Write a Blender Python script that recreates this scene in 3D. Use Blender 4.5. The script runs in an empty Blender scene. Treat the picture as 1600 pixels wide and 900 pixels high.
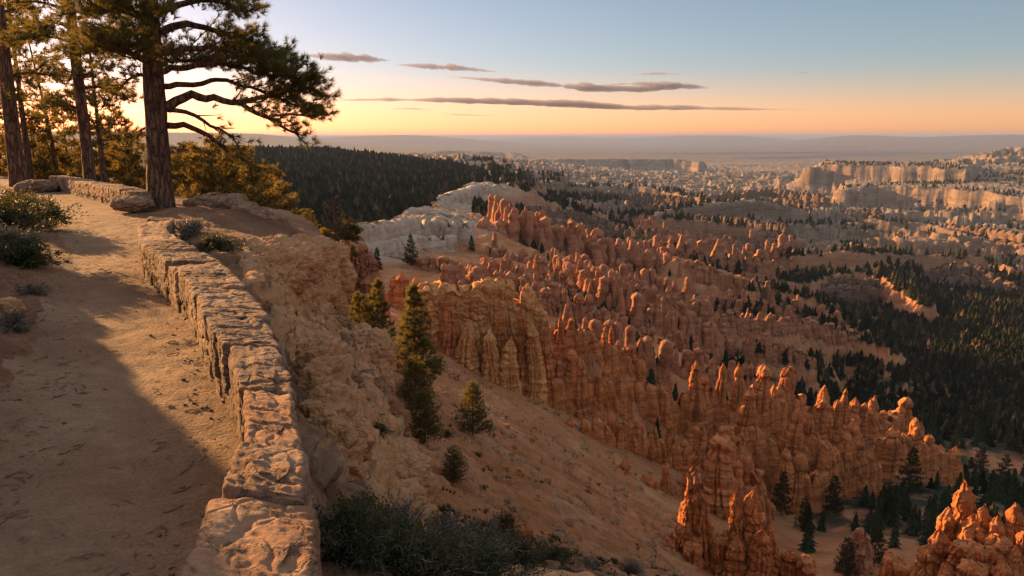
import bpy, math, random
import numpy as np
from mathutils import Vector

# ------------------------------------------------------------------ camera, world, sun, exposure
scene = bpy.context.scene
F_PX = 1143.0
PITCH = math.atan(236 / F_PX)
cam_d = bpy.data.cameras.new("camera")
cam_d.sensor_width = 36.0
cam_d.lens = F_PX / 1600 * 36.0
cam_d.clip_start = 0.05
cam_d.clip_end = 300000
cam = bpy.data.objects.new("camera", cam_d)
scene.collection.objects.link(cam)
cam.location = (0, 0, 0)
cam.rotation_euler = (math.radians(90) - PITCH, 0, 0)
scene.camera = cam

SUN_AZ = math.radians(-50)      # from +Y towards +X
SUN_EL = math.radians(11.5)
world = bpy.data.worlds.new("World")
scene.world = world
world.use_nodes = True
wn = world.node_tree
wn.nodes.clear()
sky = wn.nodes.new('ShaderNodeTexSky')
sky.sky_type = 'NISHITA'
sky.sun_disc = False
sky.sun_elevation = SUN_EL
sky.sun_rotation = SUN_AZ
sky.altitude = 1500
sky.air_density = 1.0
sky.dust_density = 2.0
sky.ozone_density = 2.0
bg = wn.nodes.new('ShaderNodeBackground')
bg.inputs['Strength'].default_value = 0.06
wo = wn.nodes.new('ShaderNodeOutputWorld')
# the camera's colour response for the sky: each channel of the Nishita radiance is gently compressed
sp = wn.nodes.new('ShaderNodeSeparateColor'); cb = wn.nodes.new('ShaderNodeCombineColor')
wn.links.new(sky.outputs[0], sp.inputs[0])
for k, (pw, gain) in enumerate([(1.0, .86), (.88, .66), (.96, .645)]):
    m0 = wn.nodes.new('ShaderNodeMath'); m0.operation = 'MULTIPLY'; m0.inputs[1].default_value = .15
    m1 = wn.nodes.new('ShaderNodeMath'); m1.operation = 'POWER'; m1.inputs[1].default_value = pw
    m2 = wn.nodes.new('ShaderNodeMath'); m2.operation = 'MULTIPLY'; m2.inputs[1].default_value = gain / .15
    wn.links.new(sp.outputs[k], m0.inputs[0]); wn.links.new(m0.outputs[0], m1.inputs[0]); wn.links.new(m1.outputs[0], m2.inputs[0])
    wn.links.new(m2.outputs[0], cb.inputs[k])
# added fill: sky brightened and warmed overhead, out of view, to lift the shade
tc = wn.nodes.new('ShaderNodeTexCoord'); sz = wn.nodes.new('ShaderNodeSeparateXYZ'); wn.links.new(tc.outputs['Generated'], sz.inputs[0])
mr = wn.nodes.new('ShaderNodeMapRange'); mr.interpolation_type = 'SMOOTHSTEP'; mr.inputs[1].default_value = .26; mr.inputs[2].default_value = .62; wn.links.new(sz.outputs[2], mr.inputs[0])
overhead_fill = wn.nodes.new('ShaderNodeMix'); overhead_fill.data_type = 'RGBA'; overhead_fill.inputs[6].default_value = (1, 1, 1, 1); overhead_fill.inputs[7].default_value = (7.0, 4.4, 3.2, 1); wn.links.new(mr.outputs[0], overhead_fill.inputs[0])
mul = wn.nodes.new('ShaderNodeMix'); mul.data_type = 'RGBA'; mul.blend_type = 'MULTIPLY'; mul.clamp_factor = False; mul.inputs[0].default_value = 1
wn.links.new(cb.outputs[0], mul.inputs[6]); wn.links.new(overhead_fill.outputs[2], mul.inputs[7])
# the peach afterglow belt low over the horizon
mr2 = wn.nodes.new('ShaderNodeMapRange'); mr2.interpolation_type = 'SMOOTHSTEP'; mr2.inputs[1].default_value = .10; mr2.inputs[2].default_value = -.01; wn.links.new(sz.outputs[2], mr2.inputs[0])
belt = wn.nodes.new('ShaderNodeMix'); belt.data_type = 'RGBA'; belt.inputs[6].default_value = (1, 1, 1, 1); belt.inputs[7].default_value = (2.05, 1.10, .66, 1); wn.links.new(mr2.outputs[0], belt.inputs[0])
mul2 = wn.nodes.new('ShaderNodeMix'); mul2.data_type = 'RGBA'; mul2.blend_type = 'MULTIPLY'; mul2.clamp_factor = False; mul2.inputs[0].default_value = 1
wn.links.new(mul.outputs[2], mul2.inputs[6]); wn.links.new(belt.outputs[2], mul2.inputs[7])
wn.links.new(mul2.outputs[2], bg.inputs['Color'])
wn.links.new(bg.outputs[0], wo.inputs['Surface'])

sun_d = bpy.data.lights.new("sun", 'SUN')
sun_d.energy = 5.0
sun_d.angle = math.radians(0.6)
sun_d.color = (1.0, 0.56, 0.21)
sun = bpy.data.objects.new("sun", sun_d)
scene.collection.objects.link(sun)
sdir = Vector((math.sin(SUN_AZ) * math.cos(SUN_EL), math.cos(SUN_AZ) * math.cos(SUN_EL), math.sin(SUN_EL)))
sun.rotation_euler = (-sdir).to_track_quat('-Z', 'Y').to_euler()

scene.view_settings.view_transform = 'Standard'
scene.view_settings.look = 'None'
scene.view_settings.exposure = 1.7
scene.view_settings.gamma = 1.0
scene.view_settings.use_curve_mapping = False
scene.render.engine = 'CYCLES'
scene.cycles.max_bounces = 8
scene.cycles.diffuse_bounces = 5
scene.cycles.glossy_bounces = 2
scene.cycles.transmission_bounces = 2
scene.cycles.volume_bounces = 1
scene.cycles.transparent_max_bounces = 8

# ------------------------------------------------------------------ helpers
COL = scene.collection
rng = np.random.RandomState(7)
random.seed(7)

_p = np.random.RandomState(3).permutation(256)
PERM = np.concatenate([_p, _p, _p])
_g = np.random.RandomState(5).normal(size=(256, 3))
G3 = _g / np.linalg.norm(_g, axis=1)[:, None]
_a = np.random.RandomState(6).uniform(0, 2 * np.pi, 256)
G2 = np.stack([np.cos(_a), np.sin(_a)], 1)

def noise2(x, y):
    x = np.asarray(x, float); y = np.asarray(y, float)
    x, y = np.broadcast_arrays(x, y)
    xi = np.floor(x).astype(np.int64); yi = np.floor(y).astype(np.int64)
    xf = x - xi; yf = y - yi
    u = xf * xf * xf * (xf * (xf * 6 - 15) + 10); v = yf * yf * yf * (yf * (yf * 6 - 15) + 10)
    xi &= 255; yi &= 255
    def g(ix, iy, dx, dy):
        h = PERM[PERM[ix] + iy]
        return G2[h, 0] * dx + G2[h, 1] * dy
    a = g(xi, yi, xf, yf); b = g((xi + 1) & 255, yi, xf - 1, yf)
    c = g(xi, (yi + 1) & 255, xf, yf - 1); d = g((xi + 1) & 255, (yi + 1) & 255, xf - 1, yf - 1)
    return 1.5 * ((a * (1 - u) + b * u) * (1 - v) + (c * (1 - u) + d * u) * v)

def noise3(x, y, z):
    x, y, z = np.broadcast_arrays(np.asarray(x, float), np.asarray(y, float), np.asarray(z, float))
    X = [x, y, z]; I = [np.floor(q).astype(np.int64) for q in X]
    Fr = [q - i for q, i in zip(X, I)]
    U = [f * f * f * (f * (f * 6 - 15) + 10) for f in Fr]
    out = 0
    for a in (0, 1):
        for b in (0, 1):
            for c in (0, 1):
                h = PERM[PERM[PERM[(I[0] + a) & 255] + ((I[1] + b) & 255)] + ((I[2] + c) & 255)]
                w = (U[0] if a else 1 - U[0]) * (U[1] if b else 1 - U[1]) * (U[2] if c else 1 - U[2])
                out = out + w * (G3[h, 0] * (Fr[0] - a) + G3[h, 1] * (Fr[1] - b) + G3[h, 2] * (Fr[2] - c))
    return 1.4 * out

def fbm2(x, y, o=4, ridged=False):
    s = 0; a = 1; t = 0
    for i in range(o):
        n = noise2(x * 2 ** i + 17.3 * i, y * 2 ** i + 9.1 * i)
        if ridged: n = 1 - 2 * np.abs(n)
        s = s + a * n; t += a; a *= 0.5
    return s / t

def fbm3(x, y, z, o=4):
    s = 0; a = 1; t = 0
    for i in range(o):
        s = s + a * noise3(x * 2 ** i + 7.3 * i, y * 2 ** i + 3.1 * i, z * 2 ** i + 5.7 * i); t += a; a *= 0.5
    return s / t

def sstep(a, b, x):
    t = np.clip((x - a) / (b - a), 0, 1)
    return t * t * (3 - 2 * t)

CP, SP = math.cos(PITCH), math.sin(PITCH)
def ray(px, py):
    u = (px - 800) / F_PX; v = -(py - 450) / F_PX
    return np.array([u, CP + v * SP, -SP + v * CP])
def P(px, py, r):                 # survey: bearing and dip read off the photograph, r = ground distance in metres
    d = ray(px, py); return d / math.hypot(d[0], d[1]) * r
def G(px, py, z=-2.0):            # point of a level plane
    d = ray(px, py); return d * (z / d[2])

def mesh_obj(name, V, faces, mat=None, parent=None, smooth=True, attrs=None):
    """faces: list of int arrays (n,3)/(n,4)."""
    V = np.asarray(V, np.float32)
    faces = [np.asarray(f, np.int32) for f in faces if len(f)]
    me = bpy.data.meshes.new(name)
    me.vertices.add(len(V)); me.vertices.foreach_set('co', V.ravel())
    nl = sum(f.size for f in faces); npoly = sum(len(f) for f in faces)
    me.loops.add(nl); me.loops.foreach_set('vertex_index', np.concatenate([f.ravel() for f in faces]))
    me.polygons.add(npoly)
    tot = np.concatenate([np.full(len(f), f.shape[1], np.int32) for f in faces])
    st = np.concatenate([[0], np.cumsum(tot)[:-1]]).astype(np.int32)
    me.polygons.foreach_set('loop_start', st)
    me.polygons.foreach_set('loop_total', tot)
    me.update(calc_edges=True)
    me.polygons.foreach_set('use_smooth', np.full(npoly, smooth))
    if attrs:
        for k, a in attrs.items():
            at = me.attributes.new(k, 'FLOAT', 'POINT'); at.data.foreach_set('value', np.asarray(a, np.float32))
    if mat: me.materials.append(mat)
    o = bpy.data.objects.new(name, me); COL.objects.link(o)
    if parent: o.parent = parent
    return o

def tag(o, label=None, cat=None, group=None, kind=None):
    if label: o['label'] = label
    if cat: o['category'] = cat
    if group: o['group'] = group
    if kind: o['kind'] = kind
    return o

def empty(name, loc, rz=0):
    o = bpy.data.objects.new(name, None); COL.objects.link(o)
    o.location = loc; o.rotation_euler = (0, 0, rz); o.empty_display_size = .3
    return o

class MB:
    def __init__(s): s.V = []; s.T = []; s.Q = []; s.n = 0
    def add(s, V, T=None, Q=None):
        V = np.asarray(V, float)
        if T is not None and len(T): s.T.append(np.asarray(T) + s.n)
        if Q is not None and len(Q): s.Q.append(np.asarray(Q) + s.n)
        s.V.append(V); s.n += len(V)
    def build(s, name, mat, parent=None, smooth=True):
        fs = []
        if s.T: fs.append(np.concatenate(s.T))
        if s.Q: fs.append(np.concatenate(s.Q))
        return mesh_obj(name, np.concatenate(s.V), fs, mat, parent, smooth)

def grid_faces(nr, nc, wrap=False):
    i = np.arange(nr - 1)[:, None]; j = np.arange(nc if wrap else nc - 1)[None, :]
    a = i * nc + j; b = i * nc + (j + 1) % nc
    return np.stack([a, b, b + nc, a + nc], -1).reshape(-1, 4)

def tube(pts, rad, seg=8, rough=0.0, seed=0):
    pts = np.asarray(pts, float); rad = np.asarray(rad, float)
    tg = np.gradient(pts, axis=0); tg /= np.linalg.norm(tg, axis=1)[:, None] + 1e-9
    ref = np.array([0.31, 0.87, 0.38]) if abs(tg[0][2]) > .8 else np.array([0.1, 0.1, 1.0])
    u = np.cross(tg, ref); u /= np.linalg.norm(u, axis=1)[:, None] + 1e-9
    v = np.cross(tg, u)
    th = np.linspace(0, 2 * np.pi, seg, endpoint=False)
    R = rad[:, None] * np.ones(seg)
    if rough:
        k = np.arange(len(pts))[:, None]
        R = R * (1 + rough * noise3(np.cos(th)[None] * 2 + seed, np.sin(th)[None] * 2, k * .35))
    V = pts[:, None, :] + R[..., None] * (np.cos(th)[None, :, None] * u[:, None, :] + np.sin(th)[None, :, None] * v[:, None, :])
    V = V.reshape(-1, 3)
    return V, grid_faces(len(pts), seg, True)

# ------------------------------------------------------------------ materials
def new_mat(name):
    m = bpy.data.materials.new(name); m.use_nodes = True
    nt = m.node_tree; nt.nodes.clear()
    out = nt.nodes.new('ShaderNodeOutputMaterial'); b = nt.nodes.new('ShaderNodeBsdfPrincipled')
    nt.links.new(b.outputs[0], out.inputs['Surface'])
    b.inputs['Specular IOR Level'].default_value = 0.15
    return m, nt, b, out

class N:
    """tiny node-graph helper"""
    def __init__(s, nt): s.nt = nt
    def node(s, t, **kw):
        n = s.nt.nodes.new(t)
        for k, v in kw.items(): setattr(n, k, v)
        return n
    def link(s, a, b): s.nt.links.new(a, b)
    def put(s, inp, v):
        if isinstance(v, (int, float)): inp.default_value = v
        elif isinstance(v, (tuple, list)):
            inp.default_value = tuple(v) + ((1,) if len(v) == 3 and inp.type == 'RGBA' else ())
        else: s.link(v, inp)
    def pos(s): return s.node('ShaderNodeNewGeometry').outputs['Position']
    def obj(s): return s.node('ShaderNodeTexCoord').outputs['Object']
    def sep(s, v): n = s.node('ShaderNodeSeparateXYZ'); s.put(n.inputs[0], v); return n.outputs
    def map(s, v, sc=(1, 1, 1), loc=(0, 0, 0)):
        n = s.node('ShaderNodeMapping'); s.put(n.inputs[0], v); n.inputs['Scale'].default_value = sc; n.inputs['Location'].default_value = loc
        return n.outputs[0]
    def noise(s, v, scale, detail=6, rough=.55, dist=0):
        n = s.node('ShaderNodeTexNoise'); s.put(n.inputs['Vector'], v); n.inputs['Scale'].default_value = scale
        n.inputs['Detail'].default_value = detail; n.inputs['Roughness'].default_value = rough; n.inputs['Distortion'].default_value = dist
        return n.outputs['Fac']
    def voro(s, v, scale, feature='F1', out='Distance'):
        n = s.node('ShaderNodeTexVoronoi', feature=feature); s.put(n.inputs['Vector'], v); n.inputs['Scale'].default_value = scale
        return n.outputs[out]
    def math(s, op, a, b=0.0, clamp=False):
        n = s.node('ShaderNodeMath', operation=op, use_clamp=clamp); s.put(n.inputs[0], a); s.put(n.inputs[1], b); return n.outputs[0]
    def ramp(s, v, stops):
        n = s.node('ShaderNodeValToRGB'); s.put(n.inputs[0], v); e = n.color_ramp.elements
        while len(e) < len(stops): e.new(.5)
        for el, (p, c) in zip(e, stops):
            el.position = p; el.color = tuple(c) + (1,) if len(c) == 3 else c
        return n.outputs[0]
    def mr(s, v, a, b, c=0, d=1):
        n = s.node('ShaderNodeMapRange'); s.put(n.inputs[0], v)
        for k, q in zip((1, 2, 3, 4), (a, b, c, d)): n.inputs[k].default_value = q
        return n.outputs[0]
    def mix(s, f, a, b, mode='MIX'):
        n = s.node('ShaderNodeMix', data_type='RGBA', blend_type=mode)
        s.put(n.inputs[0], f); s.put(n.inputs[6], a); s.put(n.inputs[7], b); return n.outputs[2]
    def bump(s, h, strength, dist, normal=None):
        n = s.node('ShaderNodeBump'); s.put(n.inputs['Height'], h); n.inputs['Strength'].default_value = strength
        n.inputs['Distance'].default_value = dist
        if normal is not None: s.link(normal, n.inputs['Normal'])
        return n.outputs[0]
    def attr(s, name): n = s.node('ShaderNodeAttribute', attribute_name=name); return n.outputs['Fac']
    def nz(s): return s.sep(s.node('ShaderNodeNewGeometry').outputs['Normal'])[2]
    def rand(s): return s.node('ShaderNodeObjectInfo').outputs['Random']

def strata(n, pos, zscale=1.0, warp=2.0, amount=1.0):
    """horizontal sediment bands: returns 0..1 value"""
    z = n.sep(pos)[2]
    w = n.noise(n.map(pos, (.03, .03, .03)), 1.0, 3)
    zz = n.math('ADD', n.math('MULTIPLY', z, zscale), n.math('MULTIPLY', w, warp))
    c = n.node('ShaderNodeCombineXYZ'); n.put(c.inputs[2], zz)
    return n.noise(c.outputs[0], 1.0, 5, .6)

def rock_material(name, cols, white=(.58, .50, .44), near=False, zs=.5, bstr=1.0, wattr=False):
    m, nt, b, out = new_mat(name); n = N(nt); p = n.pos()
    st = strata(n, p, zs, 3.0)
    blot = n.noise(p, .12 if not near else .9, 5)
    v = n.math('ADD', n.math('MULTIPLY', st, .75), n.math('MULTIPLY', blot, .35))
    col = n.ramp(n.mr(v, .28, .82), cols)
    # vertical run-off streaks
    stv = n.noise(n.map(p, (1, 1, .12) if not near else (4, 4, .5)), .8, 4, .6)
    col = n.mix(n.mr(stv, .42, .7, 0, .45), col, tuple(c * .62 for c in cols[1][1]), 'MIX')
    # dust settles on the flatter ledges
    nz = n.nz()
    col = n.mix(n.mr(nz, .6, .95, 0, .35), col, tuple(white))
    if wattr:
        col = n.mix(n.attr('white'), col, n.ramp(st, [(.3, (.50, .41, .36)), (.5, (.62, .56, .52)), (.7, (.45, .33, .26))]))
    st2 = strata(n, p, zs * 4.2, 1.6)
    col = n.mix(.75, col, n.ramp(st2, [(.3, (.50, .46, .44)), (.42, (.95, .95, .95)), (.6, (1.18, 1.15, 1.1)), (.68, (.72, .68, .66)), (.8, (1.2, 1.2, 1.2))]), 'MULTIPLY')
    fine = n.noise(p, 3.0 if not near else 14.0, 8, .65)
    col = n.mix(.55, col, n.ramp(fine, [(.25, (.45, .45, .45)), (.75, (1.35, 1.35, 1.35))]), 'MULTIPLY')
    b.inputs['Roughness'].default_value = .95
    n.link(col, b.inputs['Base Color'])
    k = .25 if near else 1.0
    h1 = n.noise(n.map(p, (1, 1, 2.2)), 1.3 / k, 9, .68, .4)
    h2 = n.voro(n.map(p, (1, 1, .7)), .9 / k, 'DISTANCE_TO_EDGE')
    h = n.math('ADD', h1, n.math('MULTIPLY', n.math('MINIMUM', h2, .25), .8))
    h = n.math('ADD', n.math('ADD', h, n.math('MULTIPLY', st, 1.6)), n.math('MULTIPLY', st2, .7))
    n.link(n.bump(h, .9 * bstr, .55 * k), b.inputs['Normal'])
    return m
# ------------------------------------------------------------------ terrain
def seg_dist(x, y, pts):
    """distance to an open polyline, arclength parameter, signed side (>0 = left of travel)"""
    pts = np.asarray(pts, float)
    bd = np.full(np.shape(x), 1e18); bt = np.zeros(np.shape(x)); bs = np.ones(np.shape(x)); acc = 0.0; bz = np.zeros(np.shape(x))
    for a, b in zip(pts[:-1], pts[1:]):
        ab = b[:2] - a[:2]; L = np.hypot(*ab)
        t = np.clip(((x - a[0]) * ab[0] + (y - a[1]) * ab[1]) / (L * L), 0, 1)
        dx = x - a[0] - t * ab[0]; dy = y - a[1] - t * ab[1]
        d = np.hypot(dx, dy); m = d < bd
        bd = np.where(m, d, bd); bt = np.where(m, acc + t * L, bt)
        bs = np.where(m, np.sign(ab[0] * dy - ab[1] * dx), bs)
        if len(a) > 2: bz = np.where(m, a[2] + t * (b[2] - a[2]), bz)
        acc += L
    return bd, bt, bs, bz

def poly_sd(x, y, poly):
    """>0 inside"""
    poly = list(poly); d, t, _, _ = seg_dist(x, y, poly + [poly[0]])
    ins = np.zeros(np.shape(x), bool); n = len(poly)
    for i in range(n):
        x1, y1 = poly[i][:2]; x2, y2 = poly[(i + 1) % n][:2]
        c = ((y1 > y) != (y2 > y)) & (x < (x2 - x1) * (y - y1) / (y2 - y1 + 1e-12) + x1)
        ins ^= c
    return np.where(ins, d, -d), t

class RBF:
    def __init__(s, X, v, smooth=1e-6):
        s.X = np.asarray(X, float); n = len(s.X)
        K = s.k(s.X, s.X) + np.eye(n) * smooth
        Pm = np.c_[np.ones(n), s.X]
        A = np.block([[K, Pm], [Pm.T, np.zeros((3, 3))]])
        w = np.linalg.solve(A, np.r_[v, 0, 0, 0]); s.w = w[:n]; s.c = w[n:]
    def k(s, A, B):
        r2 = ((A[:, None, :] - B[None]) ** 2).sum(-1); return np.sqrt(r2 + 1e-4)
    def __call__(s, A):
        out = np.empty(len(A))
        for i in range(0, len(A), 60000):
            a = A[i:i + 60000]; out[i:i + 60000] = s.k(a, s.X) @ s.w + s.c[0] + a @ s.c[1:]
        return out

# canyon ground: (px, py, distance)
CG = [(562,482,104),(540,466,102),(600,600,50),(640,550,91),(620,528,97),(600,496,114),(660,540,102),(720,590,94),(700,700,50),(700,640,70),(640,650,46),
 (700,860,11),(620,860,8.5),(800,870,16),(850,840,36),(850,750,55),(850,690,76),(830,640,98),(1000,870,48),(940,780,70),
 (1000,810,66),(1100,960,48),(1180,960,52),(1250,900,86),(1300,830,112),(1230,800,120),(1400,850,98),(1400,770,140),(1480,740,190),
 (1550,790,140),(1580,700,230),(1550,960,48),(1350,960,60),(1300,650,300),(1500,640,320),(1550,560,480),(1400,540,520),(1560,500,680),
 (1330,490,720),(1230,450,850),(1100,430,640),(1000,560,170),(1000,500,270),(960,460,400),(1060,400,700),(900,440,350),(880,400,600),
 (1000,380,1000),(1100,350,1500),(1000,330,2000),(1000,300,3300),(1000,275,5200),(1000,255,9000),(1000,233,20000),(1000,223,42000),(1000,221.5,70000),
 (1400,400,1300),(1400,360,1900),(1400,320,2700),(1400,290,3600),(1500,265,6000),(1400,248,10000),(1400,233,20000),(1400,223,45000),
 (1580,440,1100),(1580,400,1500),(1580,330,2500),(700,500,150),(800,560,135),(850,520,165),(760,450,230),(700,420,290),(640,420,280),(600,400,330),(600,440,220),(570,470,130),(550,440,200),
 (560,352,430),(600,343,440),(650,338,450),(700,350,440),(740,360,430),(680,328,600),(700,310,690),(760,285,900),(790,290,900),(800,320,700),(820,300,1000),(730,375,400),
 (440,312,560),(450,268,950),(520,238,1500),(640,252,1500),(720,264,1300),(500,345,400),(440,372,280),(480,300,600),(560,300,700),(620,280,1000),
 (800,262,3500),(650,245,5000),(500,232,9000),(800,240,12000),(650,232,18000),(500,224,40000),(800,222,60000),
 (440,500,110),(470,520,92),(440,470,60),(500,518,96),(510,562,84),(560,575,78),(480,545,88),(440,505,80),(300,400,60),(200,380,75),(100,360,80),(0,330,80),(300,335,200),(100,295,250),(0,285,300),(300,262,900),(0,255,1000),(200,236,4000),(200,228,20000),(0,222,60000)]
CX = []; CV = []
for px, py, r in CG:
    q = P(px, py, r); CX.append((math.atan2(q[0], q[1]) * 1.6, math.log(r))); CV.append(q[2] / r)
for az, r, z in [(-60,60,-12),(-60,300,-32),(-60,3000,-180),(-60,30000,-350),(-90,40,-6),(-90,1000,-80),(-90,30000,-350),(-150,50,-2),(-150,2000,0),(150,60,-10),(150,2000,0),
                 (60,20,-16),(60,60,-42),(60,150,-80),(60,500,-130),(60,3000,-230),(60,30000,-400),(90,20,-14),(90,100,-50),(90,1000,-130),(90,30000,-300),(60,70000,-420),(-60,70000,-420),(120,20,-10)]:
    CX.append((math.radians(az) * 1.6, math.log(r))); CV.append(z / r)
CANYON = RBF(CX, CV, 1e-4)
def canyon_z(x, y):
    r = np.hypot(x, y); return r * CANYON(np.stack([np.arctan2(x, y) * 1.6, np.log(r)], 1))

WALL_FOOT = [(-.55,-2.5),(-.9,0),(-1.3,1.8),(-1.6,3.06),(-1.77,3.8),(-1.99,4.7),(-2.83,6.48),(-3.92,8.55),(-5.0,10.3),(-6.25,12.3),(-7.3,14.4)]
RIGHT_EDGE = WALL_FOOT[:-1] + [(-8.0,15.6),(-10.48,20.13),(-13.14,23.19),(-18.15,29.01),(-26,38),(-36,46)]
LEFT_EDGE = [(-1.9,-3),(-2.4,1),(-2.9,3),(-3.36,4.49),(-4.02,5.76),(-5.07,7.92),(-7.47,12.4),(-12.32,20.13),(-16.98,26.37),(-23,33.5),(-33,43)]
HG = [(265,345,14),(300,350,15),(345,398,12.2),(330,322,22),(400,335,22),(450,352,22),(490,370,22.8),(525,384,23.6),(450,378,18),(410,385,15.5),(375,400,13),(485,386,21)]
HX = [P(*g) for g in HG] + [(-10.1,21,-2),(-13,24,-2),(-8.5,27,-2.6),(-5,28,-4.2),(-11,31,-3),(-16,34,-2.6),(-30,48,-3.5),(-7.5,15.5,-1.9),(-4.2,9.5,-1.75),(-2.6,6.9,-1.8),(-1.6,4.5,-2),(-.6,2,-2.3),(0,0,-2.4),(-10,18,-2)]
HX = np.array(HX); MOUND = RBF(HX[:, :2], HX[:, 2], 1e-3)
SG = [(400,425,11),(450,480,12.0),(480,560,9.2),(520,620,9.2),(560,560,14),(600,560,17),(600,640,12.6),(640,700,11.4),(600,720,9.2),(672,790,9.3),(560,800,6.6),(515,508,19.5),(480,700,5.2),(395,405,13.6),(520,900,4.6),(480,505,15),(550,520,18)]
SX = [P(*g) for g in SG] + [(-1.4,4.7,-2.1),(-2.2,6.5,-1.95),(-3.4,8.8,-1.85),(-.5,2.2,-2.5),(0,0,-2.8),(1.2,0,-3.6),(1.2,4,-4.2)]
SX = np.array(SX); SHOULDER = RBF(SX[:, :2], SX[:, 2], 1e-3)
e1 = [P(395,402,14.0), P(440,396,17.5), P(480,390,20.8), P(526,383,23.8)]
RIM1 = [(.1,-6),(-.2,1.5),(-.85,3.6),(-1.5,5.0),(-2.6,7.2),(-3.9,9.6),(-5.0,12.2)] + [tuple(q[:2]) for q in e1] + [(-6.9,26.5),(-9.5,32),(-13,37),(-18,44),(-30,56),(-48,66),(-70,60),(-80,20),(-60,-30),(0,-30)]
e2 = [P(520,512,20), P(603,560,17.4), P(606,640,13.2), P(650,700,11.8), P(676,790,9.6), P(640,860,7.4)]
RIM2 = [(1.2,-6),(1.1,2),(.6,4.2)] + [tuple(q[:2]) for q in e2[::-1]] + [tuple(P(515,470,22.5)[:2]), (-7.2,26),(-10,32),(-30,30),(-40,-30),(1,-30)]

# ridges: name: (crest points px,py,r), half width, cliff height, cliff width, slope, flute amp, flute wavelength
RIDGES = []
def ridge(pts, hw, ch, cw, slope, fa, fl, off=0.0):
    q = np.array([P(*g) for g in pts]); q[:, 2] += off
    RIDGES.append((q, hw, ch, cw, slope, fa, fl))

# hoodoo rows: (tops px,py,r), column height, radius, spacing, rows ordinal description
ROWS = [
 ("behind", [(560,402,150),(592,425,140),(622,428,138),(645,432,136),(668,445,134)], 13, 2.1, 3.3, '%s squat brown hoodoo from the left beside the golden fin'),
 ("tier_top", [(858,492,118),(885,484,119),(915,488,121),(935,508,124),(970,514,128),(996,540,130)], 9, 1.5, 2.3, '%s orange hoodoo from the left on the top tier right of the golden fin'),
 ("tier_mid", [(868,552,110),(900,548,112),(940,555,114),(978,562,117)], 12, 1.5, 2.3, '%s orange hoodoo from the left on the middle tier right of the golden fin'),
 ("tier_low", [(872,640,99),(890,622,100),(920,618,101),(950,620,102),(972,655,103)], 12, 1.35, 2.1, '%s orange hoodoo from the left on the lowest tier above the sandy slope'),
 ("giants", [(1003,546,128),(1040,560,130),(1075,562,132),(1104,552,134),(1130,568,137),(1165,572,140),(1187,558,143),(1207,576,146),(1250,576,152)], 17, 2.1, 3.5, '%s giant orange hoodoo from the left in the tall centre row'),
 ("far_edge", [(1275,600,160),(1298,600,165),(1325,612,170),(1355,606,176),(1385,626,182),(1410,610,190),(1436,630,196)], 14, 2.2, 4.2, '%s orange hoodoo from the left on the skyline edge against the dark forest'),
 ("mid_grey", [(985,650,108),(1020,646,110),(1060,668,112),(1110,665,115),(1150,662,118)], 9, 1.2, 1.9, '%s grey capped hoodoo from the left in the low row before the giants'),
 ("mid_big", [(1155,625,125),(1180,606,128),(1215,645,131),(1265,628,133),(1300,650,138),(1332,656,142)], 17, 2.1, 3.8, '%s thick orange hoodoo from the left in front of the skyline edge'),
 ("pale", [(1225,690,122),(1245,690,123),(1275,704,124),(1310,672,132),(1340,674,136),(1370,682,140)], 14, 1.55, 2.4, '%s grey topped hoodoo from the left rising from the shaded hollow'),
 ("right_end", [(1385,652,150),(1410,646,154),(1430,650,157),(1452,662,160),(1480,674,165),(1500,692,168)], 13, 1.9, 3.0, '%s orange hoodoo from the left in the group ending the main fin'),
 ("front", [(955,706,88),(990,706,90),(1015,726,90),(1040,714,93),(1060,718,95),(1085,702,100)], 11, 1.2, 2.0, '%s brown hoodoo from the left at the foot of the sandy slope'),
 ("front_big", [(1118,690,100),(1138,682,101),(1160,694,103),(1182,706,108),(1200,742,110)], 15, 1.9, 2.7, '%s stout orange hoodoo from the left right behind the sunlit spires'),
]
ROWS2 = [
 ("row_b", [(748,402,225),(775,392,232),(800,398,236),(830,395,240),(860,402,245),(890,415,250),(920,425,255),(960,440,262),(1000,442,268),(1050,447,275),(1072,462,278)], 21, 2.6, 4.4, '%s reddish hoodoo from the left in the long row behind the golden fin'),
 ("row_c", [(850,452,195),(880,450,197),(905,455,200),(940,470,205),(980,485,210),(1020,500,215),(1060,515,220),(1100,532,225)], 14, 2.0, 3.2, '%s small brown hoodoo from the left in the stepped row behind the fin'),
 ("row_d", [(1078,470,272),(1110,490,266),(1142,512,262)], 12, 2.2, 3.6, '%s dark brown hoodoo from the left on the spur beside the wooded gully'),
 ("row_e", [(690,440,175),(720,436,180),(760,440,182),(800,430,186),(840,440,188)], 12, 1.9, 3.2, '%s brown hoodoo from the left peeping over the golden fin crest'),
 ("row_f", [(770,362,345),(800,372,345),(830,378,340),(870,388,335),(905,398,335)], 22, 3.6, 6.0, '%s reddish spire from the left below the white cliffs'),
 ("row_g", [(1130,482,300),(1180,486,315),(1230,490,330),(1280,500,345),(1335,514,360)], 10, 2.1, 3.6, '%s small tan hoodoo from the left on the ridge reaching the valley forest'),
]
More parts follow.
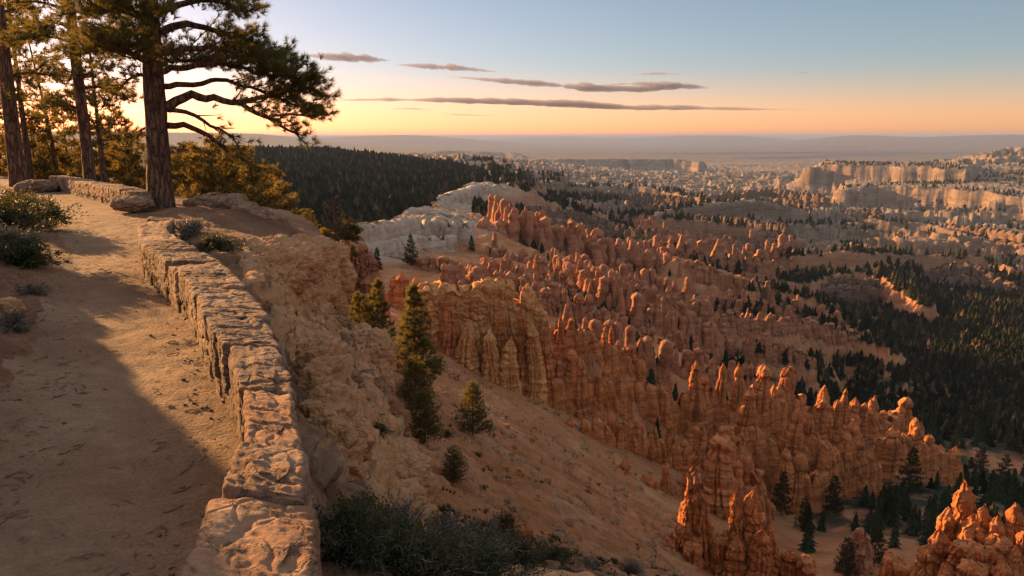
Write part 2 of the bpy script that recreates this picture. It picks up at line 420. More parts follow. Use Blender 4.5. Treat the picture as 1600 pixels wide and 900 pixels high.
FAR_ROWS = [
 ([(745,340,400),(775,338,410),(800,335,420),(850,340,430),(900,350,440),(940,362,435),(980,377,425),(1010,386,425),(1052,388,440)], 34, 4.4, 7.0),
 ([(1010,366,560),(1060,366,580),(1110,373,590),(1160,376,600),(1205,386,610)], 28, 4.5, 8.0),
 ([(1050,400,430),(1085,402,425),(1110,410,425),(1145,422,425),(1178,440,430)], 14, 2.4, 4.2),
 ([(800,318,700),(850,320,720),(900,326,720),(930,335,700),(960,345,690)], 24, 5, 9),
 ([(1450,420,900),(1480,408,910),(1520,405,920),(1560,428,900),(1600,446,880)], 40, 7, 12),
 ([(1372,346,1500),(1400,343,1500),(1450,352,1480),(1500,358,1450)], 42, 9, 15),
 ([(860,452,300),(900,462,305),(935,478,300)], 16, 2.6, 4.5),
 ([(1180,388,820),(1260,396,830),(1330,388,850)], 25, 5, 9),
 ([(1060,331,1100),(1150,336,1050),(1230,346,1000)], 28, 6, 10),
 ([(860,300,1400),(940,296,1450),(1020,300,1400),(1080,307,1350)], 36, 8, 14),
 ([(1240,431,700),(1300,428,720),(1370,433,740)], 16, 4, 7),
 ([(1390,441,800),(1440,457,760)], 20, 4.5, 8),
 ([(900,344,640),(960,348,620),(1020,354,600)], 24, 4.5, 8),
 ([(1100,300,1900),(1200,293,2000),(1290,301,1900)], 46, 10, 18),
 ([(1480,346,1500),(1540,353,1450),(1600,361,1400)], 40, 9, 15),
 ([(1230,318,2000),(1300,326,1900),(1370,322,1850)], 40, 10, 16),
 ([(1100,372,900),(1150,366,930),(1230,372,940)], 20, 5, 9),
 ([(880,472,150),(920,484,152),(960,497,155),(1000,517,158),(1040,532,160)], 12, 1.7, 2.8),
 ([(1060,537,175),(1100,547,180),(1150,562,185),(1205,572,190)], 11, 1.7, 2.9),
 ([(700,407,205),(740,417,205),(780,422,208),(830,427,212),(870,440,214)], 16, 2.2, 3.6),
 ([(1000,472,235),(1040,482,238),(1080,497,240),(1120,517,243)], 14, 2.1, 3.5),
 ([(930,402,300),(980,412,305),(1030,422,310),(1085,434,312)], 20, 2.8, 4.8),
 ([(905,430,280),(950,446,283),(990,455,285),(1040,468,288)], 16, 2.5, 4.2),
 ([(1150,470,420),(1200,462,440),(1260,468,440)], 14, 3, 5),
 ([(1180,515,250),(1230,530,255),(1270,545,262)], 9, 1.8, 3),
 ([(640,395,270),(668,400,262),(700,400,258),(735,408,250)], 12, 2.3, 4.2),
]
for nm, pts, H, R, sp, lb in ROWS + ROWS2:
    ridge(pts, R * .8, H * .35, R * 1.0, .85, 1.2, R * 2.2, off=-H * .82)
for pts, H, R, sp in FAR_ROWS:
    ridge(pts, R * .8, H * .3, R * 1.4, .62, 5, R * 3, off=-H * .8)
# white cliffs under the forested rim
ridge([(545,372,300),(575,352,350),(610,343,400),(650,339,430),(690,343,430),(728,347,420)], 2, 20, 13, .5, 13.0, 10, off=-9)
ridge([(650,332,560),(672,310,640),(700,297,720),(745,287,800),(790,291,860),(798,304,800)], 3, 34, 22, .45, 20.0, 17, off=-14)
ridge([(700,346,520),(740,330,560),(792,326,580)], 2, 18, 12, .45, 12.0, 11, off=-9)
# spurs and benches of the middle distance
ridge([(1060,400,430),(1180,440,440),(1290,470,430),(1345,512,400)], 2, 3, 4, .55, 3, 9)
ridge([(1180,452,380),(1240,485,385),(1330,525,365),(1395,545,350)], 2, 3, 4, .5, 2.5, 8)
ridge([(1150,415,640),(1235,440,650),(1330,425,800),(1390,430,760),(1450,475,640)], 3, 14, 12, .5, 5, 14)
ridge([(1180,400,800),(1330,392,820),(1420,398,1000),(1530,400,1010)], 4, 8, 10, .45, 6, 18)
ridge([(1290,350,1500),(1370,343,1500),(1450,350,1480),(1530,372,1400),(1600,390,1350)], 6, 40, 18, .4, 10, 26)
ridge([(1010,335,1100),(1100,318,1300),(1180,312,1500),(1250,325,1500)], 6, 22, 18, .38, 9, 24)
ridge([(830,300,1300),(900,292,1500),(990,290,1600),(1060,300,1500),(1110,312,1350)], 6, 35, 22, .38, 10, 28)
ridge([(950,330,950),(1010,338,950),(1100,345,1000),(1160,352,1000),(1240,372,980)], 4, 24, 14, .4, 8, 20)
# mesas
def P2(l): return [P(*g) for g in l]
MESAS = [  # polygon outline (closed), cliff height, cliff width, slope, flute amp, wavelength
 (P2([(820,252,5200),(850,249,5400),(960,249,5600),(1060,249,5600),(1092,253,5300),(1040,250,6800),(840,248,6800)]), 95, 70, .32, 60, 110),
 (P2([(1268,262,2900),(1300,257,2950),(1400,262,2850),(1512,271,2700),(1500,262,3700),(1300,252,3800)]), 34, 22, .36, 45, 60),
 (P2([(1318,297,2350),(1370,290,2500),(1480,296,2400),(1560,306,2250),(1640,318,2100),(1660,275,3300),(1500,270,3300),(1330,278,3100)]), 58, 30, .36, 30, 40),
 (P2([(640,240,8500),(700,236,9000),(790,238,9000),(815,243,8600),(800,237,11000),(640,233,11000)]), 110, 160, .25, 80, 200),
 (P2([(1150,272,4600),(1210,266,4800),(1280,268,4700),(1290,260,6000),(1150,262,6000)]), 45, 60, .25, 50, 100),
]
def terrain(x, y):
    shp = x.shape; x = x.ravel().astype(float); y = y.ravel().astype(float)
    r = np.hypot(x, y); az = np.degrees(np.arctan2(x, y))
    z = canyon_z(x, y)
    hill = np.zeros_like(z)
    # forested plateau mask (left, beyond the white cliffs)
    fp = [tuple(P(*g)[:2]) for g in [(300,400,90),(430,410,130),(480,385,230),(545,362,330),(600,346,420),(650,337,450),(690,330,540),(668,318,600),(700,300,690),(745,288,800),(768,276,900),(760,270,1400),(640,250,1900),(400,232,2400),(100,240,900),(100,280,200)]]
    sdf, _ = poly_sd(x, y, fp); hill = sstep(-8, 10 + r * .01, sdf)
    # rounded forest dome
    # badlands relief
    amp = 3 + 10 * sstep(150, 500, r) + 40 * sstep(600, 2200, r) - 47 * sstep(4500, 9000, r)
    amp *= np.where(az < -2, .35 + .65 * sstep(-14, 0, az), 1)
    amp *= (1 - .93 * hill) * sstep(20, 160, r)
    valley = sstep(14, 22, az) * (1 - sstep(600, 1000, r)); amp *= 1 - .6 * valley
    wx = x + 60 * fbm2(x / 300, y / 300, 3); wy = y + 60 * fbm2(x / 300 + 40, y / 300 + 9, 3)
    rg = fbm2(wx / 420, wy / 260, 6, True)
    rg2 = fbm2(wx / 90 + 5, wy / 70, 5, True)
    rg3 = fbm2(wx / 40 + 3, wy / 30, 5, True)
    big = amp * (rg - .35) + amp * .62 * rg2 * sstep(200, 600, r) + 8.5 * (rg3 - .3) * (.4 * sstep(180, 400, r) + .6 * sstep(450, 800, r)) * (1 - sstep(2500, 4200, r)) * (1 - hill) * (1 - .6 * valley * (1 - sstep(450, 800, r)))
    z = z + big
    # strata terraces
    ter = sstep(500, 1100, r) * (1 - hill) * (1 - sstep(7000, 12000, r)) * (1 - valley)
    S = 26.0; k = (z + 5 * fbm2(x / 160, y / 160, 3)) / S; f = k - np.floor(k)
    z = z + ter * .8 * S * (sstep(.45, .8, f) - f)
    # ridges
    for q, hw, ch, cw, slope, fa, fl in RIDGES:
        reach = hw + 60 + (abs(q[:, 2]).max()) * .6
        m = (x > q[:, 0].min() - reach) & (x < q[:, 0].max() + reach) & (y > q[:, 1].min() - reach) & (y < q[:, 1].max() + reach)
        if not m.any(): continue
        xx, yy = x[m], y[m]
        d, t, s, cz = seg_dist(xx, yy, q)
        d = d + fl * .35 * noise2(xx / fl / 1.5, yy / fl / 1.5)
        de = np.maximum(d - hw, 0)
        ph = t / fl + .8 * noise2(xx / fl / 3, yy / fl / 3) + s * 31
        n1_ = noise2(ph, de / (fl * 6)); n2_ = noise2(ph * 2.3 + 7, de / (fl * 5))
        flu = np.abs(n1_) + .5 * np.abs(n2_) + .45 * np.exp(-(n1_ / .13) ** 2) + .25 * np.exp(-(n2_ / .13) ** 2)
        drop = ch * sstep(0, 1, de / cw) + slope * np.maximum(de - cw * .5, 0) + fa * flu * sstep(0, cw * 1.5, de) * 1.2
        zz = cz + .12 * ch * noise2(t / fl / 2, t * 0) - drop
        old = z[m]; z[m] = np.maximum(old, zz)
    for poly, ch, cw, slope, fa, fl in MESAS:
        q = np.array(poly); reach = 700
        m = (x > q[:, 0].min() - reach) & (x < q[:, 0].max() + reach) & (y > q[:, 1].min() - reach) & (y < q[:, 1].max() + reach)
        if not m.any(): continue
        xx, yy = x[m], y[m]
        sd, t = poly_sd(xx, yy, [p[:2] for p in q])
        _, _, _, cz = seg_dist(xx, yy, list(q) + [q[0]])
        ph = t / fl + 1.2 * noise2(xx / fl / 3, yy / fl / 3)
        d = np.maximum(-sd - fa * (noise2(ph * .5, ph * 0) + .5 * noise2(xx / fl, yy / fl)), 0)
        n1_ = noise2(ph, d / (fl * 6)); n2_ = noise2(ph * 2.3, d / (fl * 5))
        flu = np.abs(n1_) + .5 * np.abs(n2_) + .4 * np.exp(-(n1_ / .13) ** 2) + .25 * np.exp(-(n2_ / .13) ** 2)
        drop = ch * (.75 * sstep(0, 1, d / cw) + .25 * sstep(1.9, 2.5, d / cw)) + slope * np.maximum(d - cw * .7, 0) + fa * .55 * flu * sstep(0, cw * 1.5, d)
        zz = cz - drop
        z[m] = np.maximum(z[m], zz)
    # far hills on the horizon
    for az0, w, r0, zt in [(-20, 7, 16000, 260), (-9, 8, 28000, 370), (15, 6, 42000, 420), (24, 4, 30000, 250), (34, 9, 26000, 400), (-31, 8, 14000, 330), (3, 6, 50000, 380)]:
        g = np.exp(-((az - az0) / w) ** 2) * np.exp(-((r - r0) / (r0 * .22)) ** 2)
        z = z + (zt) * g * (1 + .25 * fbm2(x / 3000, y / 3000, 4))
    # pale hill at right, sunlit
    g = np.exp(-(((az - 34.5) / 5) ** 2)) * np.exp(-((r - 4600) / 1300) ** 2)
    z = z + 95 * g * (1 + .5 * fbm2(x / 700, y / 500, 6, True))
    back = sstep(55, 75, np.abs(az)) * sstep(1500, 5000, r); z = z + (-170 + 60 * fbm2(x / 3000, y / 3000, 3) - z) * back
    cap = 60.0; z = np.where(z > cap, cap + 50 * (1 - np.exp(-(z - cap) / 120)), z)
    # forested dome texture
    z = z + hill * 6 * fbm2(x / 120, y / 120, 4)
    # general roughness
    z = z + .008 * np.minimum(r, 600) * fbm2(x / 9, y / 9, 4) * sstep(25, 60, r) * (1 - hill)
    # smooth sandy slope with rills running down it
    near = 1 - sstep(70, 110, r)
    z = z + near * sstep(20, 30, r) * (1.15 * fbm2(x / 14 + .15 * y, y / 2.4, 5, True) + .30 * fbm2(x / 1.6, y / .8, 4))
    # shoulder and rim
    nr = r < 140
    xx, yy = x[nr], y[nr]
    jx = .55 * fbm2(xx / 1.6, yy / 1.6, 4); jx2 = .25 * fbm2(xx / .5, yy / .5, 3)
    zs = SHOULDER(np.stack([xx, yy], 1)) + .34 * fbm2(xx / 1.3 + .4 * yy, yy / 2.0, 5, True) + .16 * fbm2(xx / .45, yy / .5, 4) * sstep(6, 9, yy) + .06 * fbm2(xx / .18, yy / .2, 3)
    sd2, _ = poly_sd(xx, yy, RIM2)
    m2 = sstep(-.55, .55, sd2 + jx + jx2)
    cz = z[nr]
    a = cz + (np.maximum(zs, cz) - cz) * m2
    dl, _, sl, _ = seg_dist(xx, yy, LEFT_EDGE); dl = dl * sl
    dr, _, sr, _ = seg_dist(xx, yy, RIGHT_EDGE); dr = -dr * sr
    hb = np.interp(yy, [-2, 2, 6, 9, 11, 14, 20, 28, 40], [4.3, 4.2, 4.1, 3.7, 3.0, 2.05, 1.1, .3, 0])
    bank = hb * sstep(-.2, 4.6, dl + .25 * fbm2(xx / .9, yy / .9, 3)) - 5 * sstep(6, 26, dl)
    bank += sstep(0, 1, dl) * .22 * fbm2(xx / .8, yy / .8, 4)
    zm = MOUND(np.stack([xx, yy], 1)) + .07 * fbm2(xx / .5, yy / .5, 4)
    zh = -2 + bank + .028 * fbm2(xx / .38, yy / .38, 5) + .03 * fbm2(xx / 1.7, yy / 1.7, 2) - .02
    zh = zh + (zm - zh) * sstep(.1, 1.2, dr)
    sd1, _ = poly_sd(xx, yy, RIM1)
    m1 = sstep(-.38, .38, sd1 + .4 * jx * sstep(9, 14, yy) + .3 * jx2)
    lo = np.minimum(a, zh)
    zz = lo + (zh - lo) * m1
    z[nr] = zz
    isp = np.zeros_like(z, bool)
    inside = (dl < .15 + .2 * noise2(xx / .6, yy / .6)) & (dr < .12) & (yy < 44) & (sd1 > 0)
    isp[nr] = inside
    hh = np.zeros_like(z); hh[nr] = m1; ss = np.zeros_like(z); ss[nr] = m2 * (1 - m1)
    return dict(z=z, hill=hill, path=isp, m1=hh, m2=ss, r=r, az=az)

def ground_z(x, y):
    return terrain(np.array([x], float), np.array([y], float))['z'][0]

azs = np.concatenate([np.linspace(-180, -75, 45)[:-1], np.linspace(-75, -41, 90)[:-1], np.linspace(-41, 44, 1180), np.linspace(44, 70, 50)[1:], np.linspace(70, 180, 40)[1:-1]])
rs = [.5]
while rs[-1] < 75000:
    r0 = rs[-1]
    rs.append(r0 * (1.03 if r0 < 2 else 1.011 if r0 < 12 else 1.008 if r0 < 40 else 1.0056 if r0 < 1500 else 1.010 if r0 < 9000 else 1.03))
rs = np.array(rs)
print('grid', len(rs), len(azs))
RR, AA = np.meshgrid(rs, np.radians(azs), indexing='ij')
X = RR * np.sin(AA); Y = RR * np.cos(AA)
T = terrain(X, Y)
Z = T['z'].reshape(X.shape)
# steepness -> horizontal break-up of the rock faces (real displacement)
def slope_of(X, Y, Z):
    dr_ = np.gradient(Z, axis=0) / np.maximum(np.gradient(RR, axis=0), 1e-6)
    da_ = np.gradient(Z, axis=1) / np.maximum(np.abs(RR * np.gradient(AA, axis=1)), 1e-6)
    return np.hypot(dr_, da_)
SL = slope_of(X, Y, Z)
st = sstep(.5, 1.6, SL) * (1 - T['path'].reshape(X.shape))
sc = np.clip(RR / 18, .6, 12)
msk = (st > .01) & (RR < 1200)
dv = [np.zeros_like(Z) for _ in range(3)]
for i in range(3):
    dv[i][msk] = fbm3(X[msk] / sc[msk] + 13 * i, Y[msk] / sc[msk], Z[msk] / sc[msk] * 1.5, 4) * st[msk] * sc[msk] * (.32 if i < 2 else .2)
near_rock = ((T['m2'] > .3) | ((T['m1'] > .05) & (T['m1'] < .95))).reshape(X.shape) & (RR < 30)
for i in range(3):
    q_ = fbm3(X[near_rock] / .6 + 5 * i, Y[near_rock] / .6, Z[near_rock] / .45, 4); dv[i][near_rock] += .24 * q_ - .10 * np.exp(-(noise3(X[near_rock] / .5, Y[near_rock] / .5, Z[near_rock] / .35) / .09) ** 2) * (1 if i == 2 else .4)
X2 = X + dv[0]; Y2 = Y + dv[1]; Z2 = Z + dv[2]
r_ = T['r']; az_ = T['az']; hill_ = T['hill']
# attributes
wn_ = .5 + .5 * fbm2(X.ravel() / 40, Y.ravel() / 40, 3)
whitem = np.zeros_like(r_)
for pts, wd in [([(520,380,280),(575,358,350),(610,350,400),(650,345,430),(700,352,430),(735,355,420)], 32), ([(650,335,540),(680,308,660),(745,287,810),(795,300,850)], 70), ([(700,350,500),(790,330,580)], 30)]:
    q = np.array([P(*g)[:2] for g in pts]); d, t, s, _ = seg_dist(X.ravel(), Y.ravel(), q)
    whitem = np.maximum(whitem, 1 - sstep(wd * .45, wd, d + wd * .3 * (wn_ - .5)))
zz_ = Z.ravel()
farw = sstep(900, 1600, r_) * sstep(.35, .8, np.abs(((zz_ / 46.0 + .4 * wn_) % 1) - .5) * 2 * 1.1) * .22
whitem = np.maximum(whitem, farw * (r_ < 9000))
vegn = fbm2(X.ravel() / 55, Y.ravel() / 55, 5)
gull = sstep(.1, -.5, vegn)
veg = sstep(-.05, .25, vegn + .55 * (sstep(11, 20, az_) * sstep(70, 130, r_) * (1 - sstep(650, 1000, r_)) - .45)) * (SL.ravel() < .9) * sstep(78, 125, r_)
veg = np.maximum(veg, .75 * sstep(.05, .3, fbm2(X.ravel() / 180, Y.ravel() / 130, 5)) * sstep(500, 900, r_) * (SL.ravel() < .75))
veg = np.maximum(veg, hill_)
veg = np.maximum(veg, .6 * sstep(6000, 12000, r_))

cls = np.full(r_.shape, 3)                        # canyon
cls[(r_ > 7000)] = 5                              # plain
cls[hill_ > .5] = 4                               # forested hill
cls[(T['m2'] > .5) & (r_ < 140)] = 2
cls[(T['m1'] > .02) & (r_ < 140)] = 1
cls[T['path']] = 0
V = np.stack([X2.ravel(), Y2.ravel(), Z2.ravel()], 1)
FQ = grid_faces(len(rs), len(azs))
FQ = FQ[:, ::-1]
fc = cls[FQ].min(1)
fcq = np.median(cls[FQ], axis=1).astype(int)
ATT = dict(white=whitem, veg=veg)

# materials of the ground
def mat_path():
    m, nt, b, out = new_mat('trodden_dirt'); n = N(nt); p = n.pos()
    c = n.ramp(n.noise(p, .7, 5), [(.3, (.17, .098, .058)), (.5, (.25, .15, .09)), (.75, (.31, .205, .13))])
    c = n.mix(.6, c, n.ramp(n.noise(p, 38, 6, .7), [(.25, (.5, .5, .5)), (.75, (1.4, 1.4, 1.4))]), 'MULTIPLY')
    n.link(c, b.inputs['Base Color']); b.inputs['Roughness'].default_value = .95
    w = n.noise(n.map(p, (1, 1, 1)), 5.5, 9, .72, .6)
    g = n.voro(p, 34)
    h = n.math('ADD', n.math('MULTIPLY', w, 1.0), n.math('MULTIPLY', g, -.22))
    h = n.math('ADD', h, n.math('MULTIPLY', n.noise(p, 1.6, 3), 1.2))
    n.link(n.bump(h, 1.0, .12), b.inputs['Normal']); return m
def mat_rim():
    m, nt, b, out = new_mat('rim_soil'); n = N(nt); p = n.pos()
    c = n.ramp(n.noise(p, .8, 6), [(.3, (.17, .08, .042)), (.55, (.27, .135, .075)), (.75, (.36, .215, .135))])
    c = n.mix(.7, c, n.ramp(n.noise(p, 24, 8, .75), [(.25, (.4, .4, .4)), (.75, (1.5, 1.5, 1.5))]), 'MULTIPLY')
    rock = n.ramp(n.noise(p, 1.6, 6), [(.3, (.30, .16, .08)), (.55, (.44, .25, .13)), (.75, (.50, .33, .20))])
    c = n.mix(n.mr(n.nz(), .80, .55, 0, 1), c, rock)
    n.link(c, b.inputs['Base Color']); b.inputs['Roughness'].default_value = .95
    h = n.math('ADD', n.noise(p, 6, 9, .75, .5), n.math('MULTIPLY', n.voro(p, 13), -.45))
    n.link(n.bump(h, 1, .16), b.inputs['Normal']); return m
def mat_slope():
    """canyon ground: sand aprons, rock where steep, dark scrub where veg, pale beds where white"""
    m, nt, b, out = new_mat('canyon_rock'); n = N(nt); p = n.pos(); nz = n.nz()
    st_ = strata(n, p, .22, 3.0)
    rock = n.ramp(n.mr(st_, .3, .75), [(0, (.24, .095, .048)), (.3, (.37, .15, .07)), (.5, (.44, .20, .10)), (.7, (.33, .14, .07)), (.85, (.48, .28, .18)), (1, (.39, .17, .085))])
    far = n.mr(n.math('MULTIPLY', n.sep(p)[1], 1.0), 350, 1300, 0, 1)  # far ground tanner, and darkened in colour in place of the basin's shade
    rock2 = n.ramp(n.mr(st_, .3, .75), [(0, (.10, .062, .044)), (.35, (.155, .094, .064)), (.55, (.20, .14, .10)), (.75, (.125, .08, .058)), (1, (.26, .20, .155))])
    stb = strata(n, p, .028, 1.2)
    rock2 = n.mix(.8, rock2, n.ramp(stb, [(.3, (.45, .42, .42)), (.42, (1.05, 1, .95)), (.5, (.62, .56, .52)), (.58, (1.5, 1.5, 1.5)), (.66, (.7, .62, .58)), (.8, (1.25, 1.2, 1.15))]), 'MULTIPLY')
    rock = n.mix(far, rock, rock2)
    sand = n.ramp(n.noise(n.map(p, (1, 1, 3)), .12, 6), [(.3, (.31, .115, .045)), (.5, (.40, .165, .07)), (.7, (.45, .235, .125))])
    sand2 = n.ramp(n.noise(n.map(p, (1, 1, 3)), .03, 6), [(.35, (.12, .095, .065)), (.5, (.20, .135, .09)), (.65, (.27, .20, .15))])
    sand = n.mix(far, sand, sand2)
    c = n.mix(n.mr(nz, .62, .86, 0, 1), rock, sand)
    wh = n.ramp(n.noise(n.map(p, (.25, .25, 2.2)), .5, 6, .65), [(.3, (.30, .19, .125)), (.48, (.44, .33, .245)), (.6, (.36, .225, .145)), (.72, (.46, .35, .27))])
    c = n.mix(n.attr('white'), c, wh)
    vg = n.ramp(n.noise(p, .35, 7, .7), [(.35, (.018, .021, .013)), (.6, (.045, .045, .028)), (.78, (.20, .13, .085))])
    c = n.mix(n.math('MULTIPLY', n.attr('veg'), n.mr(n.noise(p, .16, 6, .7), .36, .5)), c, vg)
    c = n.mix(.5, c, n.ramp(n.noise(p, 1.5, 9, .7), [(.25, (.5, .5, .5)), (.75, (1.35, 1.35, 1.35))]), 'MULTIPLY')
    n.link(c, b.inputs['Base Color']); b.inputs['Roughness'].default_value = .96
    h = n.math('ADD', n.noise(n.map(p, (1, 1, .5)), .5, 9, .7, .3), n.math('MULTIPLY', st_, .5))
    b1 = n.bump(h, .8, 1.6)
    b2 = n.bump(n.noise(p, 5, 7, .7), .6, .12, b1)
    n.link(b2, b.inputs['Normal']); return m
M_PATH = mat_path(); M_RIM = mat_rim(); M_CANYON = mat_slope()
YEL = [(0, (.30, .125, .055)), (.35, (.44, .20, .09)), (.6, (.53, .275, .13)), (.8, (.42, .185, .09)), (1, (.54, .33, .18))]
M_SHOULDER = rock_material('shoulder_rock', YEL, white=(.40, .25, .16), near=True, zs=1.2, bstr=1.0)
M_FOREST = M_CANYON
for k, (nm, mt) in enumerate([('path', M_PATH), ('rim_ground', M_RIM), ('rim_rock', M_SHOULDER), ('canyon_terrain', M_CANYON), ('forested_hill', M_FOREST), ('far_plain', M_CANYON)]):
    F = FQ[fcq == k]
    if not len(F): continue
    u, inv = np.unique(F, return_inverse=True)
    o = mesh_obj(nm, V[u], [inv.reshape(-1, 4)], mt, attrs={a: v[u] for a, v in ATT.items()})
    tag(o, kind='structure')
# ------------------------------------------------------------------ hoodoos
ORG = [(0, (.30, .088, .030)), (.25, (.48, .155, .052)), (.45, (.56, .205, .075)), (.6, (.41, .128, .046)), (.8, (.58, .26, .12)), (1, (.48, .17, .062))]
BRN = [(0, (.24, .092, .048)), (.25, (.37, .145, .075)), (.45, (.44, .19, .10)), (.6, (.33, .128, .066)), (.8, (.48, .26, .16)), (1, (.38, .16, .085))]
GLD = [(0, (.42, .165, .06)), (.3, (.58, .245, .088)), (.6, (.64, .305, .118)), (.8, (.54, .215, .08)), (1, (.66, .38, .18))]
M_ORG = rock_material('orange_siltstone', ORG, white=(.48, .30, .20), zs=.45)
M_BRN = rock_material('brown_siltstone', BRN, white=(.46, .33, .25), zs=.35)
M_GLD = rock_material('golden_limestone', GLD, white=(.50, .31, .19), zs=.35)

def column(H, R, seed, seg=56, rings=120, taper=.45, knob=.5, flat=0.0, sx=1.0, sy=1.0, rough=1.0, sink=.35, lean=(0, 0), p=1.3, flutes=1.0, lump=0.0):
    """weathered rock column: soft beds bitten in, harder beds standing proud, knobbed head"""
    h = np.linspace(-sink, 1, rings)[:, None]; th = np.linspace(0, 2 * np.pi, seg, endpoint=False)[None, :]
    hc = np.clip(h, 0, 1)
    prof = 1 - taper * hc ** p
    bed = .12 * noise2(h * H * .38 + seed * 3.1, seed * 1.7) + .07 * noise2(h * H * 1.3 + seed, 5.5) + .03 * noise2(h * H * 3.4 + seed, 9.5)
    prof = prof * (1 + bed * 1.25 * rough)
    nb = noise2(h * H * .42 + seed * 2.3, 3.3); nb2 = noise2(h * H * 1.1 + seed * 1.3, 7.3)
    prof = prof * (1 - .17 * rough * np.exp(-(nb / .07) ** 2) - .07 * rough * np.exp(-(nb2 / .10) ** 2))
    if knob:
        hn = .80 + .06 * math.sin(seed * 9.7)
        prof = prof * (1 - knob * .45 * np.exp(-((h - hn) / .035) ** 2)) * (1 + knob * .22 * np.exp(-((h - hn - .085) / .05) ** 2))
    capw = .10 if not flat else .05
    t = np.clip((h - (1 - capw)) / capw, 0, 1)
    prof = prof * (np.sqrt(np.clip(1 - t ** (2 if not flat else 3.0), .0, 1) + 1e-4) if taper < .7 else np.clip(1 - t, 0, 1) ** .75 + .01)
    prof = prof + .22 * np.clip(-h, 0, 1)
    c, s = np.cos(th), np.sin(th)
    crk = np.abs(noise3(c * 1.9 + seed, s * 1.9, h * H * .045 + seed))
    crk = 1 - .42 * flutes * np.exp(-(crk / .09) ** 2) * (1 - sstep(.82, .97, h))
    big = 1 + .26 * noise3(c * 1.1 + seed * 2, s * 1.1 + 3, h * H * .10 + seed)
    med = 1 + .13 * rough * fbm3(c * 3 + seed, s * 3 + 8, h * H * .55, 4)
    r = R * prof * crk * big * med
    ox = R * .35 * noise2(h * H * .12 + seed, 2.2) + lean[0] * hc * H; oy = R * .35 * noise2(h * H * .12 + seed, 8.2) + lean[1] * hc * H
    x = r * c * sx + ox; y = r * s * sy + oy
    z = h * H + 0 * th
    z = z + R * .22 * noise3(c * 1.5 + seed, s * 1.5, h * 3) * (h > .5) * (1 + flat * 1.5)
    V = np.stack([x, y, z], -1).reshape(-1, 3)
    f = R * .09 * rough
    V += f * np.stack([fbm3(V[:, 0] / R * 2.2 + 5 * i, V[:, 1] / R * 2.2, V[:, 2] / R * 3.0 + seed, 4) for i in range(3)], 1)
    if lump:
        V += lump * np.stack([fbm3(V[:, 0] / .62 + 9 * i + seed, V[:, 1] / .62, V[:, 2] / 1.1, 5) for i in range(3)], 1)
    Q = grid_faces(rings, seg, True)
    k = (rings - 1) * seg
    V = np.concatenate([V, V[k:k + seg].mean(0)[None]])
    T_ = np.stack([k + np.arange(seg), k + (np.arange(seg) + 1) % seg, np.full(seg, len(V) - 1)], 1)
    return V, T_, Q

# library of unit-ish columns (12 m tall, 1.6 m radius) shared by the rows
LIB = {}
def lib(key, mat):
    if (key, mat.name) not in LIB:
        s = key * 1.37 + 2
        pr = [dict(taper=.72, knob=.35, p=1.2), dict(taper=.35, knob=.2, flat=1, sx=1.15), dict(taper=.84, knob=.2, p=1.3), dict(taper=.6, knob=.5), dict(taper=.28, knob=.2, flat=1),
              dict(taper=.7, knob=.3, p=1.7), dict(taper=.88, knob=.1, p=1.5), dict(taper=.5, knob=.3, sy=.8), dict(taper=.6, knob=.1, sx=1.25), dict(taper=.78, knob=.5, p=2.2)][key % 10]
        mb = MB(); V_, T_, Q_ = column(12, 1.6, s, seg=48, rings=104, **pr); mb.add(V_, T_, Q_)
        o = mb.build('hoodoo', mat); me = o.data; bpy.data.objects.remove(o); LIB[(key, mat.name)] = me
    return LIB[(key, mat.name)]

def along(pts, spacing, jitter=.25, R=None):
    """surveyed crest line -> evenly spaced world points (x, y, top z)"""
    q = np.array([P(*g) for g in pts]); L = np.r_[0, np.cumsum(np.hypot(np.diff(q[:, 0]), np.diff(q[:, 1])))]
    out = []; s = 0
    while s <= L[-1] + .01:
        out.append([np.interp(s, L, q[:, k]) for k in range(3)]); s += spacing * (1 + jitter * R.uniform(-1, 1))
    return out

ORD = ['first', 'second', 'third', 'fourth', 'fifth', 'sixth', 'seventh', 'eighth', 'ninth', 'tenth', 'eleventh', 'twelfth', 'thirteenth', 'fourteenth', 'fifteenth', 'sixteenth', 'seventeenth',
       'eighteenth', 'nineteenth', 'twentieth', 'twenty-first', 'twenty-second', 'twenty-third', 'twenty-fourth', 'twenty-fifth', 'twenty-sixth', 'twenty-seventh', 'twenty-eighth', 'twenty-ninth',
       'thirtieth', 'thirty-first', 'thirty-second', 'thirty-third', 'thirty-fourth', 'thirty-fifth', 'thirty-sixth', 'thirty-seventh', 'thirty-eighth', 'thirty-ninth', 'fortieth']
def ordinal(i): return ORD[i] if i < len(ORD) else 'further'
HOODOOS = []
SHARP = [0, 2, 5, 6, 9, 3, 7]
def hoodoo_row(nm, pts, H, R, sp, label, mat, rr):
    q = along(pts, sp * .8, .3, rr)
    for i, (x, y, zt) in enumerate(q):
        h = H * (1 + .10 * rr.uniform(-1, 1)); dz = H * rr.choice([0, -.06, -.12, -.2, .03, -.28])
        rad = R * rr.uniform(.8, 1.35)
        me = lib(int(SHARP[rr.randint(7)] if rr.rand() < .75 else rr.randint(10)), mat)
        o = bpy.data.objects.new('hoodoo', me); COL.objects.link(o)
        o.location = (x + rr.uniform(-.4, .4) * R, y + rr.uniform(-.5, .5) * R, zt + dz - h)
        o.scale = (rad / 1.6, rad / 1.6 * rr.uniform(.85, 1.15), h / 12)
        o.rotation_euler = (rr.uniform(-.03, .03), rr.uniform(-.03, .03), rr.uniform(0, 6.28))
        tag(o, label % ordinal(i), 'hoodoo', 'hoodoo spires of the canyon')
        HOODOOS.append(o)
rr = np.random.RandomState(21)
for nm, pts, H, R, sp, lb in ROWS:
    hoodoo_row(nm, pts, H, R, sp, lb, M_ORG, rr)
